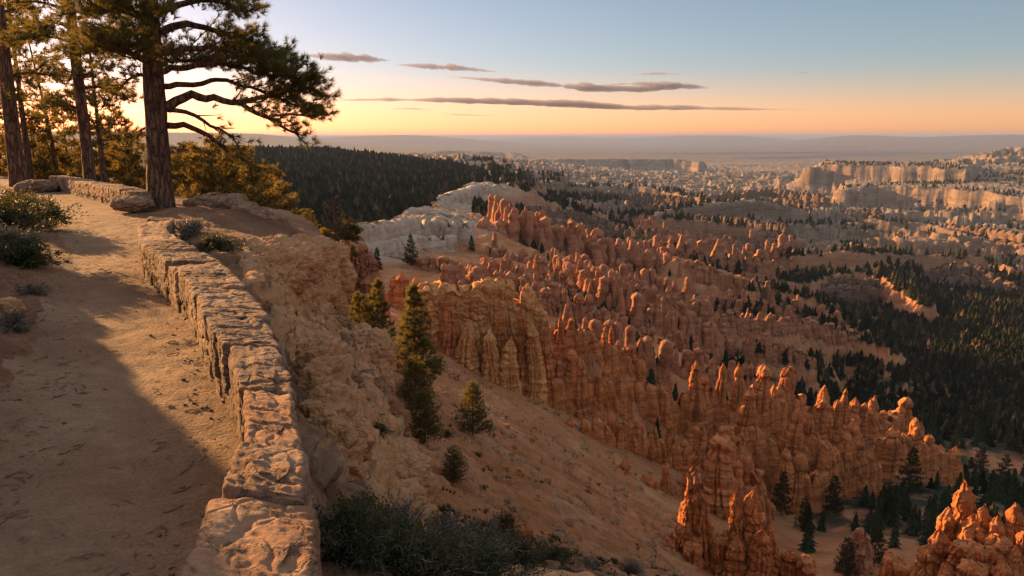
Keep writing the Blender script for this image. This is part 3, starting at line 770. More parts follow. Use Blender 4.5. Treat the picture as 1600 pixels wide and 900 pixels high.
for nm, pts, H, R, sp, lb in ROWS2:
    hoodoo_row(nm, pts, H, R, sp, lb, M_BRN, rr)
print('hoodoos', len(HOODOOS))

def fin_mesh(pts, H, R, sp, seed, ds=.17, M=36, drop=.33):
    """continuous fluted wall of rock under a row of hoodoos"""
    q = np.array([P(*g) for g in pts]); L = np.r_[0, np.cumsum(np.hypot(np.diff(q[:, 0]), np.diff(q[:, 1])))]
    n = int(L[-1] / (R * ds)) + 8; s = np.linspace(-R, L[-1] + R, n)
    c = np.stack([np.interp(s, L, q[:, k]) for k in range(3)], 1); tg = np.gradient(np.stack([np.interp(s, L, q[:, 0]), np.interp(s, L, q[:, 1])], 1) + (np.array([q[-1] - q[0]])[:, :2] * (s[:, None] / L[-1]) * .15), axis=0); tg /= np.linalg.norm(tg, axis=1)[:, None] + 1e-9
    c[:, :2] += tg * np.where(s < 0, s, np.where(s > L[-1], s - L[-1], 0))[:, None]; nr = np.stack([-tg[:, 1], tg[:, 0]], 1)
    V = np.zeros((n, 2 * M, 3)); hh = np.concatenate([np.linspace(-.35, 1, M), np.linspace(1, -.35, M)]); sd = np.r_[-np.ones(M), np.ones(M)]
    end = np.sqrt(np.clip(1 - np.clip((np.abs(s - L[-1] / 2) - L[-1] / 2) / R, 0, 1) ** 2, 0, 1)) * .97 + .03
    notch = np.exp(-(noise2(s / sp * 1.15 + seed, s * 0) / .10) ** 2); crest = c[:, 2] - H * (drop + .20 * notch + .10 * np.maximum(0, noise2(s / sp / 2.5 + seed, s * 0 + 5)) + .03 * noise2(s / R * 1.6, s * 0 + seed))
    S_, HH = np.meshgrid(s, hh, indexing='ij'); hc = np.clip(HH, 0, 1)
    fl = noise3(S_ / sp * 1.15 + seed, sd[None] * 3 + hc * .5, HH * 0 + seed); fl2 = noise3(S_ / sp * 3.1 + seed, sd[None] * 3 + hc * 1.2, HH * 0)
    w = R * (1.25 - .55 * hc ** 1.4) * (1 - .55 * np.exp(-(fl / .12) ** 2)) * (1 + .22 * fl2) * (1 + .13 * noise2(HH * H * .5 + seed, S_ / 30) + .06 * noise2(HH * H * 1.6, S_ / 12 + seed))
    w = w * np.sqrt(np.clip(1 - ((hc - .93) / .07 * (hc > .93)) ** 2, .0, 1)) * end[:, None] + .25 * R * np.clip(-HH, 0, 1)
    V[..., 0] = c[:, None, 0] + nr[:, None, 0] * w * sd; V[..., 1] = c[:, None, 1] + nr[:, None, 1] * w * sd
    V[..., 2] = (c[:, 2] - H)[:, None] + HH * (crest - c[:, 2] + H)[:, None]
    V = V.reshape(-1, 3); V += R * .13 * np.stack([fbm3(V[:, 0] / R * 1.6 + 5 * i, V[:, 1] / R * 1.6, V[:, 2] / R * 2.4 + seed, 4) for i in range(3)], 1)
    return V, grid_faces(n, 2 * M)
FIN_LABELS = {'behind': 'dark fluted wall under the squat hoodoos left of the golden fin', 'tier_top': 'highest fluted orange wall stepping down right of the golden fin', 'tier_mid': 'middle fluted orange wall stepping down right of the golden fin', 'tier_low': 'lowest fluted wall standing on the sandy slope',
 'giants': 'long fluted wall joining the giant hoodoos of the centre row', 'far_edge': 'fluted wall joining the hoodoos on the skyline edge against the forest', 'mid_grey': 'low grey topped wall in front of the giant hoodoos', 'mid_big': 'fluted wall joining the thick hoodoos before the skyline edge', 'pale': 'pale topped fluted wall above the shaded hollow',
 'right_end': 'fluted wall at the right end of the main fin', 'front': 'small brown wall at the foot of the sandy slope', 'front_big': 'orange wall right behind the sunlit spires', 'row_b': 'long reddish fluted wall behind the golden fin', 'row_c': 'stepped brown wall behind and right of the golden fin', 'row_d': 'dark wall on the spur beside the wooded gully',
 'row_e': 'brown wall just showing over the crest of the golden fin', 'row_f': 'red wall below the white cliffs', 'row_g': 'small tan wall on the ridge reaching the valley forest'}
for k, (nm, pts, H, R, sp, lb) in enumerate(ROWS + ROWS2):
    V_, Q_ = fin_mesh(pts, H, R, sp, 10 + k * 3.7); c_ = V_.mean(0); o = mesh_obj('rock_fin', V_ - c_, [Q_], M_ORG if k < len(ROWS) else M_BRN); o.location = tuple(c_); tag(o, FIN_LABELS[nm], 'rock fin')

# far rows: one mesh, too many and too small to count
mb = MB(); rf = np.random.RandomState(5)
for k, (pts, H, R, sp) in enumerate(FAR_ROWS):
    if pts[0][2] >= 600: continue
    V_, Q_ = fin_mesh(pts, H, R, sp, 90 + k * 2.7, ds=.25, M=22); mb.add(V_, None, Q_)
    for (x, y, zt) in along(pts, sp, .35, rf):
        h = H * rf.uniform(.8, 1.1); V_, T_, Q_ = column(h, R * rf.uniform(.8, 1.35), rf.uniform(0, 90), seg=18, rings=26, taper=rf.choice([.3, .5, .75]), knob=rf.uniform(0, .5), sink=.4)
        V_ = V_ + np.array([x + rf.uniform(-.6, .6) * R, y + rf.uniform(-.6, .6) * R, zt - h + H * rf.choice([0, -.06, -.13])])
        mb.add(V_, T_, Q_)
tag(mb.build('distant_hoodoos', M_BRN), 'countless small brown hoodoo pinnacles packed along the far ridges', 'hoodoos', kind='stuff') if 0 else None
M_TAN = rock_material('tan_badland_rock', [(0, (.12, .07, .048)), (.25, (.18, .10, .066)), (.45, (.23, .145, .10)), (.6, (.15, .09, .06)), (.8, (.28, .20, .15)), (1, (.20, .12, .08))], white=(.34, .25, .19), zs=.12)
mbt = MB()
for k, (pts, H, R, sp) in enumerate(FAR_ROWS):
    if pts[0][2] < 600: continue
    V_, Q_ = fin_mesh(pts, H, R, sp, 190 + k * 2.7, ds=.25, M=22, drop=.05); mbt.add(V_, None, Q_)
    V_, Q_ = fin_mesh([(a, b + 5, c * .97) for a, b, c in pts], H, R * 1.4, sp * 1.3, 290 + k * 2.7, ds=.3, M=20, drop=.3); mbt.add(V_, None, Q_)
    for (x, y, zt) in along(pts, sp, .35, rf):
        h = H * rf.uniform(.8, 1.1); V_, T_, Q_ = column(h, R * rf.uniform(.5, .9), rf.uniform(0, 90), seg=14, rings=22, taper=rf.choice([.5, .75, .85]), knob=.1, sink=.4)
        mbt.add(V_ + np.array([x, y, zt - h - H * rf.choice([0, .06, .12])]), T_, Q_)
tag(mbt.build('badland_cliffs', M_TAN), 'fluted tan cliff bands and pinnacles ranked across the distant badlands', 'cliffs', kind='stuff')
M_PALE = rock_material('pale_limestone', [(0, (.30, .19, .12)), (.3, (.43, .31, .22)), (.5, (.50, .39, .30)), (.7, (.38, .25, .165)), (1, (.52, .42, .33))], white=(.50, .40, .31), zs=.2)
for k, (pts, H, R, sp, lb) in enumerate([
 ([(558,344,290),(585,342,315),(612,338,345),(650,335,365),(690,338,372),(728,343,365)], 21, 4.5, 6.0, 'pale fluted cliff under the near edge of the hill forest'),
 ([(548,372,262),(575,374,292),(610,370,322),(650,364,345),(700,366,352)], 13, 5.0, 7.0, 'lower step of the pale cliff below the hill forest'),
 ([(676,309,520),(706,296,600),(745,286,690),(788,288,740)], 30, 8, 11, 'pale fluted cliff at the tip of the hill forest'),
 ([(700,346,470),(740,332,500),(792,328,515)], 18, 6, 8, 'short pale cliff between the two larger white cliffs')]):
    V_, Q_ = fin_mesh(pts, H, R, sp, 390 + k * 2.7, ds=.2, M=30, drop=.04); c_ = V_.mean(0); o = mesh_obj('cliff', V_ - c_, [Q_], M_PALE); o.location = tuple(c_); tag(o, lb, 'cliff', None, 'structure')

# scattered pinnacles on the flanks of the middle-distance ridges
def scatter_cols(poly, n, H, R, seed):
    r2 = np.random.RandomState(seed); q = np.array([P(*g) for g in poly]); k = 0
    lo = q.min(0); hi = q.max(0); cand = np.stack([r2.uniform(lo[0], hi[0], n * 6), r2.uniform(lo[1], hi[1], n * 6)], 1)
    sd, _ = poly_sd(cand[:, 0], cand[:, 1], [tuple(p[:2]) for p in q]); cand = cand[sd > 0][:n]
    gz = terrain(cand[:, 0], cand[:, 1])['z']
    for (x, y), g in zip(cand, gz):
        h = H * r2.uniform(.5, 1.2); V_, T_, Q_ = column(h, R * r2.uniform(.7, 1.5), r2.uniform(0, 90), seg=14, rings=20, taper=r2.choice([.4, .6, .85]), knob=r2.uniform(0, .4), sink=.5)
        mb.add(V_ + np.array([x, y, g - .1 * h]), T_, Q_)
scatter_cols([(860,420,330),(1000,425,330),(1100,470,290),(1130,540,240),(1000,500,235),(880,440,270)], 320, 13, 2.3, 1)
scatter_cols([(760,345,460),(1050,345,560),(1060,400,450),(800,360,400)], 170, 20, 3.5, 2)
scatter_cols([(760,400,250),(850,410,250),(880,450,215),(720,430,200)], 110, 9, 1.7, 3)
scatter_cols([(1060,410,420),(1180,450,430),(1330,520,370),(1180,520,290),(1080,450,330)], 90, 9, 2.0, 4)
scatter_cols([(1000,345,900),(1240,370,950),(1250,400,750),(1000,370,680)], 190, 22, 4.5, 6)
tag(mb.build('distant_hoodoos', M_BRN), 'countless small brown hoodoo pinnacles packed along the far ridges', 'hoodoos', kind='stuff')

# the golden fin: one wall of rock, its pillars are parts
FIN = [  # top px, top py, distance, radius, height
 (672,447,108,1.9,19),(692,444,108.5,2.0,20),(712,447,109,2.0,21),(733,446,109.5,2.0,22),(752,440,110,1.9,22),(764,434,110,1.3,22),(777,434,110.5,1.3,22),(790,440,111,1.4,22),
 (826,446,112,1.75,22),(812,478,112,1.5,20),(842,482,112.5,1.6,19),(800,470,113,1.7,19)]
c0 = P(760,520,110)
fin = empty('rock_fin', (c0[0], c0[1], c0[2] - 8))
tag(fin, 'broad golden sunlit rock fin with flat knobbed crest above the sandy slope', 'rock fin')
for i, (px, py, r, R, H) in enumerate(FIN):
    t = P(px, py, r); mb = MB()
    mb.add(*[a for a in column(H, R * 1.35, 40 + i * 3.3, seg=90, rings=190, taper=.30 if i not in (8,) else .5, knob=.15 if i != 8 else .7, flat=0 if i in (5, 6, 8) else .6, rough=.9, sink=.3, flutes=.8, lump=.35)])
    o = mb.build('pillar', M_GLD, fin); o.location = (t[0] - c0[0], t[1] - c0[1], t[2] - H - c0[2] + 8)
# buttress skirts below the fin, toward the slope
for i, (px, py, r, R, H) in enumerate([(730,560,104.5,2.4,9),(765,575,104,2.2,11),(800,585,104,2.4,13),(835,560,106,2.2,16),(856,560,107,1.9,18),(700,520,106,2.2,10),(815,540,107,1.8,15),(780,540,107,1.8,13)]):
    t = P(px, py - 30, r); mb = MB(); mb.add(*column(H + 3, R, 80 + i * 2.1, seg=80, rings=130, taper=.75, knob=0, rough=1.0, sink=.3, lump=.4))
    o = mb.build('buttress', M_GLD if i < 4 else M_ORG, fin); o.location = (t[0] - c0[0], t[1] - c0[1], t[2] - H - c0[2] + 8)

def cluster(name, label, cat, cols, mat, foot):
    """a near formation: an Empty with its spires as parts"""
    c = P(*foot); e = empty(name, tuple(c)); tag(e, label, cat, None)
    for i, (px, py, r, R, H, kw) in enumerate(cols):
        t = P(px, py, r); mb = MB(); k = dict(seg=120, rings=260, taper=.7, knob=.3, rough=1.25, sink=.3, lump=.30 if r > 30 else .05, flutes=1.0); k.update(kw)
        mb.add(*column(H, R, 11.3 * (i + 1) + foot[0] * .01, **k))
        o = mb.build('spire', mat, e); o.location = (t[0] - c[0], t[1] - c[1], t[2] - H - c[2])
    return e
cluster('hoodoo_cluster', 'tall sunlit orange spire with a pale round cap, left of the twin spires', 'hoodoo', [
 (1085,722,60,3.1,14,dict(taper=.86, knob=.3, p=.66)),(1068,775,59.0,1.7,10,dict(taper=.8,p=.8)),(1106,785,58.8,1.7,9,dict(taper=.78,p=.9)),(1050,835,58,1.7,8,dict(taper=.8,p=.9)),(1088,840,57.5,1.9,8,dict(taper=.75)),(1122,830,58.5,1.5,8,dict(taper=.8))], M_ORG, (1085,900,60))
cluster('hoodoo_cluster', 'twin sunlit orange spires joined at the base at the bottom of the picture', 'hoodoo', [
 (1155,769,60,2.0,12,dict(taper=.86, knob=.2, p=.7)),(1188,764,60,2.1,12,dict(taper=.8, knob=.25, p=.8)),(1172,798,60.2,2.0,9,dict(taper=.6)),(1134,830,59,1.6,8,dict(taper=.8)),(1205,815,60,1.5,9,dict(taper=.75)),(1150,835,58.2,1.7,8,dict(taper=.78)),(1188,825,58.5,1.8,9,dict(taper=.72))], M_ORG, (1170,900,60))
cluster('hoodoo_cluster', 'low rounded orange rock stump at the bottom edge right of the twin spires', 'hoodoo', [
 (1216,855,62,.5,5,{}),(1238,862,60,.9,5,dict(taper=.3, flat=.5)),(1258,868,60,1.0,5,dict(taper=.4)),(1270,885,59,1.1,5,{})], M_ORG, (1245,920,60))
cluster('hoodoo_cluster', 'brightly lit cluster of knobbed orange spires in the bottom right corner', 'hoodoo', [
 (1503,757,52,1.9,11,dict(taper=.76, knob=.5, p=.7)),(1486,793,51.5,1.5,9,dict(taper=.72, p=.9)),(1540,788,52,1.1,9,dict(taper=.72, knob=.4)),(1583,782,52,1.4,10,dict(taper=.74, knob=.4, p=.9)),(1520,803,51.5,1.6,8,dict(taper=.72)),(1562,806,51.5,1.5,8,dict(taper=.74)),
 (1472,825,51,1.4,7,{}),(1455,852,50,1.4,6,{}),(1430,880,49.5,1.3,6,{}),(1508,845,49.5,1.2,6,dict(taper=.4)),(1540,850,49,1.1,6,dict(taper=.5)),(1565,838,49.5,1.0,7,dict(taper=.4)),(1590,850,49,1.0,7,{}),(1480,880,48.5,1.2,6,{}),(1525,880,48,1.2,5,dict(taper=.5)),(1570,880,48,1.2,5,{}),(1605,830,50,1.0,8,{}),(1440,890,49,.9,5,{})], M_ORG, (1520,930,50))
cluster('hoodoo_cluster', 'small orange knobs at the bottom edge left of the corner cluster', 'hoodoo', [
 (1392,862,48,.62,6,dict(taper=.3)),(1412,878,47.5,.6,5,dict(taper=.3)),(1378,886,47,.55,5,{}),(1430,886,47,.5,5,{})], M_ORG, (1400,920,48))
cluster('hoodoo_cluster', 'small glowing orange knob poking out above the dark bushes', 'hoodoo', [
 (818,820,17,.36,2.6,dict(taper=.35, knob=.3)),(802,846,16.8,.28,2.2,{}),(842,856,17,.26,2.2,{}),(828,842,16.6,.34,2.2,{}),(815,865,16.3,.4,2.2,{})], M_ORG, (820,880,17))
cluster('hoodoo_cluster', 'broad pale jagged stump in the shaded hollow beside the pines', 'hoodoo', [
 (1340,823,85,1.1,6,dict(taper=.6)),(1356,832,85,1.0,6,{}),(1325,848,84,1.2,5,{}),(1348,858,83.5,1.5,5,{})], M_BRN, (1340,875,85))
cluster('hoodoo_cluster', 'rounded brown rock buttress behind the bare snag', 'hoodoo', [
 (552,378,78,2.2,9,dict(taper=.3, flat=.6)),(566,392,78,2.0,9,dict(taper=.4)),(540,384,79,2.0,9,dict(taper=.2)),(574,430,77,1.6,8,dict(taper=.5))], M_BRN, (556,470,78))
for i, (px, py, r, R, H, lb) in enumerate([(693,412,150,1.6,12,'slim tower with a stepped head standing alone above the golden fin'),(847,715,58,.45,4.0,'little orange spire standing alone on the sandy slope'),(838,738,57,.4,2.6,'stubby orange spire just below the little lone one on the slope'),
   (800,690,66,.5,2.8,'small eroded pinnacle beside the sapling on the sandy slope'),(590,424,120,2.0,11,'brown knob behind the slope pines, left of the golden fin'),(1130,682,98,2.6,15,'massive broad hoodoo with crumbling top right behind the sunlit lone spire')]):
    t = P(px, py, r); mb = MB(); mb.add(*column(H, R, 61 + i * 4.4, seg=80, rings=160, taper=.6 if i != 5 else .45, knob=.6, rough=1.1))
    o = mb.build('hoodoo', M_ORG if i in (1, 2, 3, 5) else M_BRN); o.location = (t[0], t[1], t[2] - H); tag(o, lb, 'hoodoo', 'hoodoo spires of the canyon')
# ------------------------------------------------------------------ rocks and the stone wall
def cube_sphere(n):
    t = np.linspace(-1, 1, n); a, b = np.meshgrid(t, t, indexing='ij'); o = np.ones_like(a)
    fs = [(a, b, o), (b, a, -o), (o, a, b), (-o, b, a), (b, o, a), (a, -o, b)]
    V = np.concatenate([np.stack(f, -1).reshape(-1, 3) for f in fs]); Q = []
    for k in range(6): Q.append(grid_faces(n, n) + k * n * n)
    Q = np.concatenate(Q)
    # weld
    key = np.round(V, 5); u, idx, inv = np.unique(key, axis=0, return_index=True, return_inverse=True)
    return V[idx], inv.ravel()[Q]
CS = {n: cube_sphere(n) for n in (7, 12, 24, 40, 72, 110)}
def block(c, ax, size, seed, n=24, pw=5.0, rough=.06, ripple=0.0, fine=.02):
    """a weathered stone: superellipsoid with displaced skin. ax: 3x3 rows = local axes, size: half extents"""
    V, Q = CS[n]; size = np.asarray(size, float)
    nrm = (np.abs(V) ** pw).sum(1) ** (1 / pw); U = V / nrm[:, None]
    L = U * size; s = seed * 3.17
    d = rough * fbm3(U[:, 0] * 1.3 + s, U[:, 1] * 1.3, U[:, 2] * 1.3, 4) * size.min() * 4
    d += fine * fbm3(L[:, 0] * 9 + s, L[:, 1] * 9, L[:, 2] * 9, 4) * 2
    if ripple:      # split beds and chipped corners
        d -= .016 * np.exp(-(noise3(L[:, 0] * 2.6 + s, L[:, 1] * 2.2, L[:, 2] * 7) / .06) ** 2) + .010 * np.exp(-(noise3(L[:, 0] * 6 + s, L[:, 1] * 5, L[:, 2] * 12 + 4) / .08) ** 2)
        d -= .05 * np.maximum(0, noise3(U[:, 0] * 1.7 + s * 2, U[:, 1] * 1.7, U[:, 2] * 1.7 + s) - .12) * (np.linalg.norm(U, axis=1) > 1.15)
    if ripple:
        w = L[:, 0] * 17 + 1.3 * fbm3(L[:, 0] * 3 + s, L[:, 1] * 3, L[:, 2] * 3, 3) + .35 * np.sin(L[:, 1] * 7 + s)
        d += ripple * (np.abs(noise2(w, L[:, 1] * 2.2 + s)) * 2.0 - .5 + .6 * fbm2(L[:, 0] * 30, L[:, 1] * 8 + s, 3))
    L = L + U / np.linalg.norm(U, axis=1)[:, None] * d[:, None]
    return np.asarray(c) + L @ np.asarray(ax), Q

def mat_wall():
    m, nt, b, out = new_mat('wall_sandstone'); n = N(nt); p = n.pos()
    jit = n.node('ShaderNodeVectorMath', operation='ADD'); n.put(jit.inputs[0], p); n.put(jit.inputs[1], n.math('MULTIPLY', n.noise(p, 3.5, 5, .65), .55))
    crk = n.voro(n.map(jit.outputs[0], (1, 1.3, 2)), 2.6, 'DISTANCE_TO_EDGE')
    c = n.ramp(n.noise(p, 1.9, 7, .6), [(.28, (.17, .088, .052)), (.45, (.28, .165, .108)), (.6, (.35, .23, .155)), (.75, (.25, .18, .14))])
    lich = n.noise(p, 3.1, 4, .6)
    c = n.mix(n.mr(lich, .6, .72, 0, .5), c, (.27, .245, .235))
    rust = n.noise(n.map(p, (1, 1, 1), (9, 3, 1)), 2.3, 4)
    c = n.mix(n.mr(rust, .56, .72, 0, .6), c, (.40, .19, .09))
    c = n.mix(.55, c, n.ramp(n.noise(p, 30, 8, .75), [(.25, (.5, .5, .5)), (.75, (1.4, 1.4, 1.4))]), 'MULTIPLY')
    c = n.mix(1.0, c, n.ramp(n.rand(), [(0, (.72, .70, .70)), (.5, (1, .96, .92)), (1, (1.15, 1.02, .92))]), 'MULTIPLY')
    c = n.mix(n.mr(crk, 0, .018, .65, 0), c, (.10, .065, .045))
    n.link(c, b.inputs['Base Color']); b.inputs['Roughness'].default_value = .93
    h = n.math('ADD', n.noise(p, 13, 9, .78, .5), n.math('MULTIPLY', n.voro(p, 22), -.35))
    h = n.math('ADD', h, n.mr(crk, 0, .05, -.8, 0))
    n.link(n.bump(h, 1.0, .04), b.inputs['Normal']); return m
M_WALL = mat_wall()

def resample(L, n):
    L = np.asarray(L, float); s = np.r_[0, np.cumsum(np.hypot(*np.diff(L, axis=0).T))]; t = np.linspace(0, s[-1], n)
    return np.stack([np.interp(t, s, L[:, 0]), np.interp(t, s, L[:, 1])], 1), s[-1]

def stone_wall(name, label, Lt, Rt, ztop, zin, zout, step, seed, res):
    q, Ln = resample((np.array(resample(Lt, 60)[0]) + resample(Rt, 60)[0]) / 2, 300)
    a = resample(Lt, 300)[0]; b = resample(Rt, 300)[0]
    e = empty(name, (q[0][0], q[0][1], -2.0)); tag(e, label, 'wall', None)
    org = np.array([q[0][0], q[0][1], -2.0]); r5 = np.random.RandomState(seed)
    s = 0; i = 0; A = lambda t, arr: np.array([np.interp(t, np.linspace(0, 1, 300), arr[:, k]) for k in (0, 1)])
    while s < Ln - .1:
        ln = step * r5.uniform(.4, 1.3); ln = min(ln, Ln - s); t0, t1 = s / Ln, (s + ln) / Ln; tm = (t0 + t1) / 2
        l0, r0 = A(tm, a), A(tm, b); c = (l0 + r0) / 2; ac = r0 - l0; w = np.hypot(*ac); ac /= w
        al = A(t1, q) - A(t0, q); al /= np.hypot(*al) + 1e-9
        dist = np.hypot(*c); n = 110 if dist < 6 else 72 if dist < 12 else 24
        zt = ztop + r5.uniform(-.02, .02)
        th = .20 * r5.uniform(.9, 1.15)
        split = False
        for k in ((-.5, .5) if split else (0,)):
            ww = w * (.5 if split else 1)
            cc = c + ac * k * w * .5
            ax = np.array([[al[0], al[1], 0], [ac[0], ac[1], r5.uniform(-.06, .06)], [0, 0, 1]])
            V, Q = block((cc[0] - org[0], cc[1] - org[1], zt - th - org[2] - (0 if not split else r5.uniform(0, .03))), ax, (ln / 2 * 1.045, ww / 2 * r5.uniform(1.03, 1.07), th), seed + i * 1.7 + k, n=min(n, res), pw=12, rough=.035, ripple=.0045, fine=.008)
            mesh_obj('capstone', V, [Q], M_WALL, e)
        s += ln; i += 1
    # courses below the caps
    mb = MB(); nst = 0
    for side, arr, zb in ((-1, a, zin), (1, b, zout)):
        z = ztop - .34; row = 0
        while z > zb - .05:
            hh = r5.uniform(.15, .22); s = -r5.uniform(0, .3)
            while s < Ln:
                ln = r5.uniform(.22, .55) * (1 if step < .9 else 1.3); tm = np.clip((s + ln / 2) / Ln, 0, 1); c = A(tm, arr); tg2 = A(min(tm + .015, 1), arr) - A(max(tm - .015, 0), arr); tg2 /= np.hypot(*tg2) + 1e-9; o2 = np.array([-tg2[1], tg2[0]]) * (1 if side < 0 else -1)
                al = np.array([-o2[1], o2[0]]); batter = .0 if side < 0 else .05 * row + .02
                pos = c + o2 * (-.15 + batter + r5.uniform(-.02, .015))
                V, Q = block((pos[0] - org[0], pos[1] - org[1], z - hh / 2 - org[2]), [[al[0], al[1], 0], [o2[0], o2[1], 0], [0, 0, 1]], (ln / 2 * 1.0, .14, hh / 2 * 1.10), seed + 50 + nst * 1.3, n=40 if np.hypot(*pos) < 6 else 24 if np.hypot(*pos) < 10 else 12, pw=9, rough=.04, fine=.010)
                mb.add(V, None, Q); s += ln; nst += 1
            z -= hh; row += 1
    mb.build('face_stones', M_WALL, e)
    # rubble and mortar heart
    mb = MB(); t = np.linspace(0, 1, 120)
    la = np.stack([A(k, a) for k in t]); ra = np.stack([A(k, b) for k in t]); cen = (la + ra) / 2
    prof = []
    for p_, k, z in ((la, .72, zin - .5), (la, .70, ztop - .12), (ra, .70, ztop - .12), (ra, .9, zout - .5)):
        xy = cen + (p_ - cen) * k; prof.append(np.c_[xy - org[:2], np.full(len(t), z - org[2])])
    V = np.stack(prof, 1).reshape(-1, 3); mb.add(V, None, grid_faces(len(t), 4, True)); mb.build('mortar_core', M_WALL, e)
    return e
LT = [(-.60,.2),(-.78,.9),(-1.0,1.6),(-1.14,2.22),(-1.33,3.41),(-1.52,3.96),(-1.98,4.9),(-2.46,5.74),(-3.5,7.7),(-5.35,10.43),(-6.2,12.1),(-6.75,13.6)]
RT = [(-.08,.2),(-.3,.9),(-.52,1.7),(-.72,2.42),(-1.0,3.26),(-1.52,4.69),(-2.28,6.45),(-3.45,8.6),(-4.75,10.4),(-5.6,11.8),(-6.2,13.4)]
stone_wall('stone_wall', 'low wall of big weathered sandstone slabs curving along the path in the foreground', LT, RT, -1.45, -2.05, -2.9, .78, 3, 110)
stone_wall('stone_wall', 'short far stone wall beyond the big pine along the right side of the path', [(-10.6,20.4),(-13.2,23.4),(-18.3,29.2)], [(-10.1,20.9),(-12.8,23.9),(-17.9,29.7)], -1.50, -2.05, -2.3, .95, 9, 24)

def boulder(px, py, r, size, seed, label, mat=None, n=40, name='boulder', pw=2.6, lift=0.0, rz=0.0, parent=None, group=None):
    c = P(px, py, r); ca, sa = math.cos(rz), math.sin(rz)
    V, Q = block((0, 0, 0), [[ca, sa, 0], [-sa, ca, 0], [0, 0, 1]], size, seed, n=n, pw=pw, rough=.12, fine=.02)
    o = mesh_obj(name, V, [Q], mat or M_WALL); o.location = (c[0], c[1], c[2] + lift); tag(o, label, 'rock', group)
    return o
# gnarled ledge lying over the crest of the mound
mb = MB(); c0 = P(380, 330, 22.5)
for k, (px, py, r, s) in enumerate([(318,318,23.2,(.62,.3,.16)),(338,314,23,(.5,.35,.2)),(358,315,22.9,(.5,.36,.2)),(378,322,22.7,(.48,.34,.19)),(394,331,22.6,(.45,.32,.21)),(408,339,22.5,(.38,.3,.22)),(424,347,22.4,(.42,.4,.30)),(437,352,22.3,(.34,.36,.26)),(430,360,22.1,(.35,.3,.18)),(446,360,22.6,(.3,.3,.2))]):
    c = P(px, py, r) - c0; a = -.35 + .12 * k; V, Q = block(c, [[math.cos(a), math.sin(a), -.3 if k > 2 else 0], [-math.sin(a), math.cos(a), 0], [0, 0, 1]], np.array(s) * 1.05, 31 + k * 2.3, n=40, pw=2.8, rough=.12, fine=.02); mb.add(V, None, Q)
o = mb.build('rock_ledge', M_WALL); o.location = tuple(c0); tag(o, 'gnarled log-like ledge of rounded rocks lying over the crest of the mound', 'rock')
boulder(207,318,22.5,(.55,.4,.2), 3, 'flat slab of rock at the end of the far wall beside the pine roots')
boulder(60,292,33,(.8,.5,.25), 5, 'low rounded rock at the far end of the path')
boulder(300,470,8.9,(.09,.08,.06), 7, 'small loose stone lying on the path at the foot of the wall', lift=-.35)
bq = P(4,428,9.4); bo = boulder(4,428,9.4,(.15,.14,.11), 12, 'pale rounded rock half buried in the left bank', M_SHOULDER); bo.location.z = ground_z(bq[0], bq[1]) + .05

# near cliff below the mound: bulging blocks of the rim rock
def crag(name, label, items, foot, seed, mat):
    c0 = P(*foot); mb = MB()
    for k, (px, py, r, s) in enumerate(items):
        c = P(px, py, r) - c0; a = .5 * math.sin(k * 2.1 + seed)
        V, Q = block(c, [[math.cos(a), math.sin(a), 0], [-math.sin(a), math.cos(a), 0], [0, 0, 1]], s, seed + k * 1.9, n=72, pw=3.2, rough=.11, fine=.05); mb.add(V, None, Q)
    o = mb.build(name, mat); o.location = tuple(c0); tag(o, label, 'rock'); return o
crag('crag', 'yellow rim cliff under the mound with an overhanging square corner', [
 (405,425,14.8,(.8,.8,.55)),(430,430,17.0,(1.0,.9,.8)),(460,430,19.5,(1.1,.9,.95)),(492,422,21.6,(1.0,.9,.9)),(510,410,22.6,(.55,.7,.62)),(440,475,16.6,(.8,.8,.7)),(475,470,19.2,(1.0,.8,.8)),(492,478,20.5,(.6,.6,.75)),(420,455,15.2,(.6,.6,.6)),(508,432,23.6,(.40,.9,.75)),(507,465,23.4,(.40,.8,.6)),(504,492,22.6,(.42,.6,.5)),(514,402,23.9,(.34,.8,.42))], (460,450,19), 5, M_SHOULDER)
crag('crag', 'rounded orange crag at the outer edge of the shoulder above the slope pines', [
 (578,560,17.0,(.55,.6,.62)),(560,545,17.6,(.6,.6,.45)),(588,590,16.6,(.4,.5,.5)),(545,535,18.2,(.6,.6,.4))], (570,570,17), 15, M_SHOULDER)
crag('crag', 'orange weathered crag beside the dark bushes, nearest on the shoulder', [
 (640,755,9.7,(.30,.4,.36)),(620,730,10.2,(.35,.4,.32)),(655,780,9.5,(.2,.3,.3)),(600,745,9.6,(.35,.35,.3)),(625,790,9.0,(.3,.3,.3))], (630,770,9.6), 25, M_SHOULDER)
crag('crag', 'small pale knobbed rock directly against the outer side of the wall', [
 (505,600,6.6,(.16,.3,.22)),(512,650,6.0,(.17,.28,.24)),(520,690,5.7,(.14,.22,.22)),(498,560,7.2,(.16,.3,.2)),(532,720,5.6,(.16,.2,.16)),(540,690,6.3,(.2,.25,.2))], (510,640,6.2), 35, M_SHOULDER)

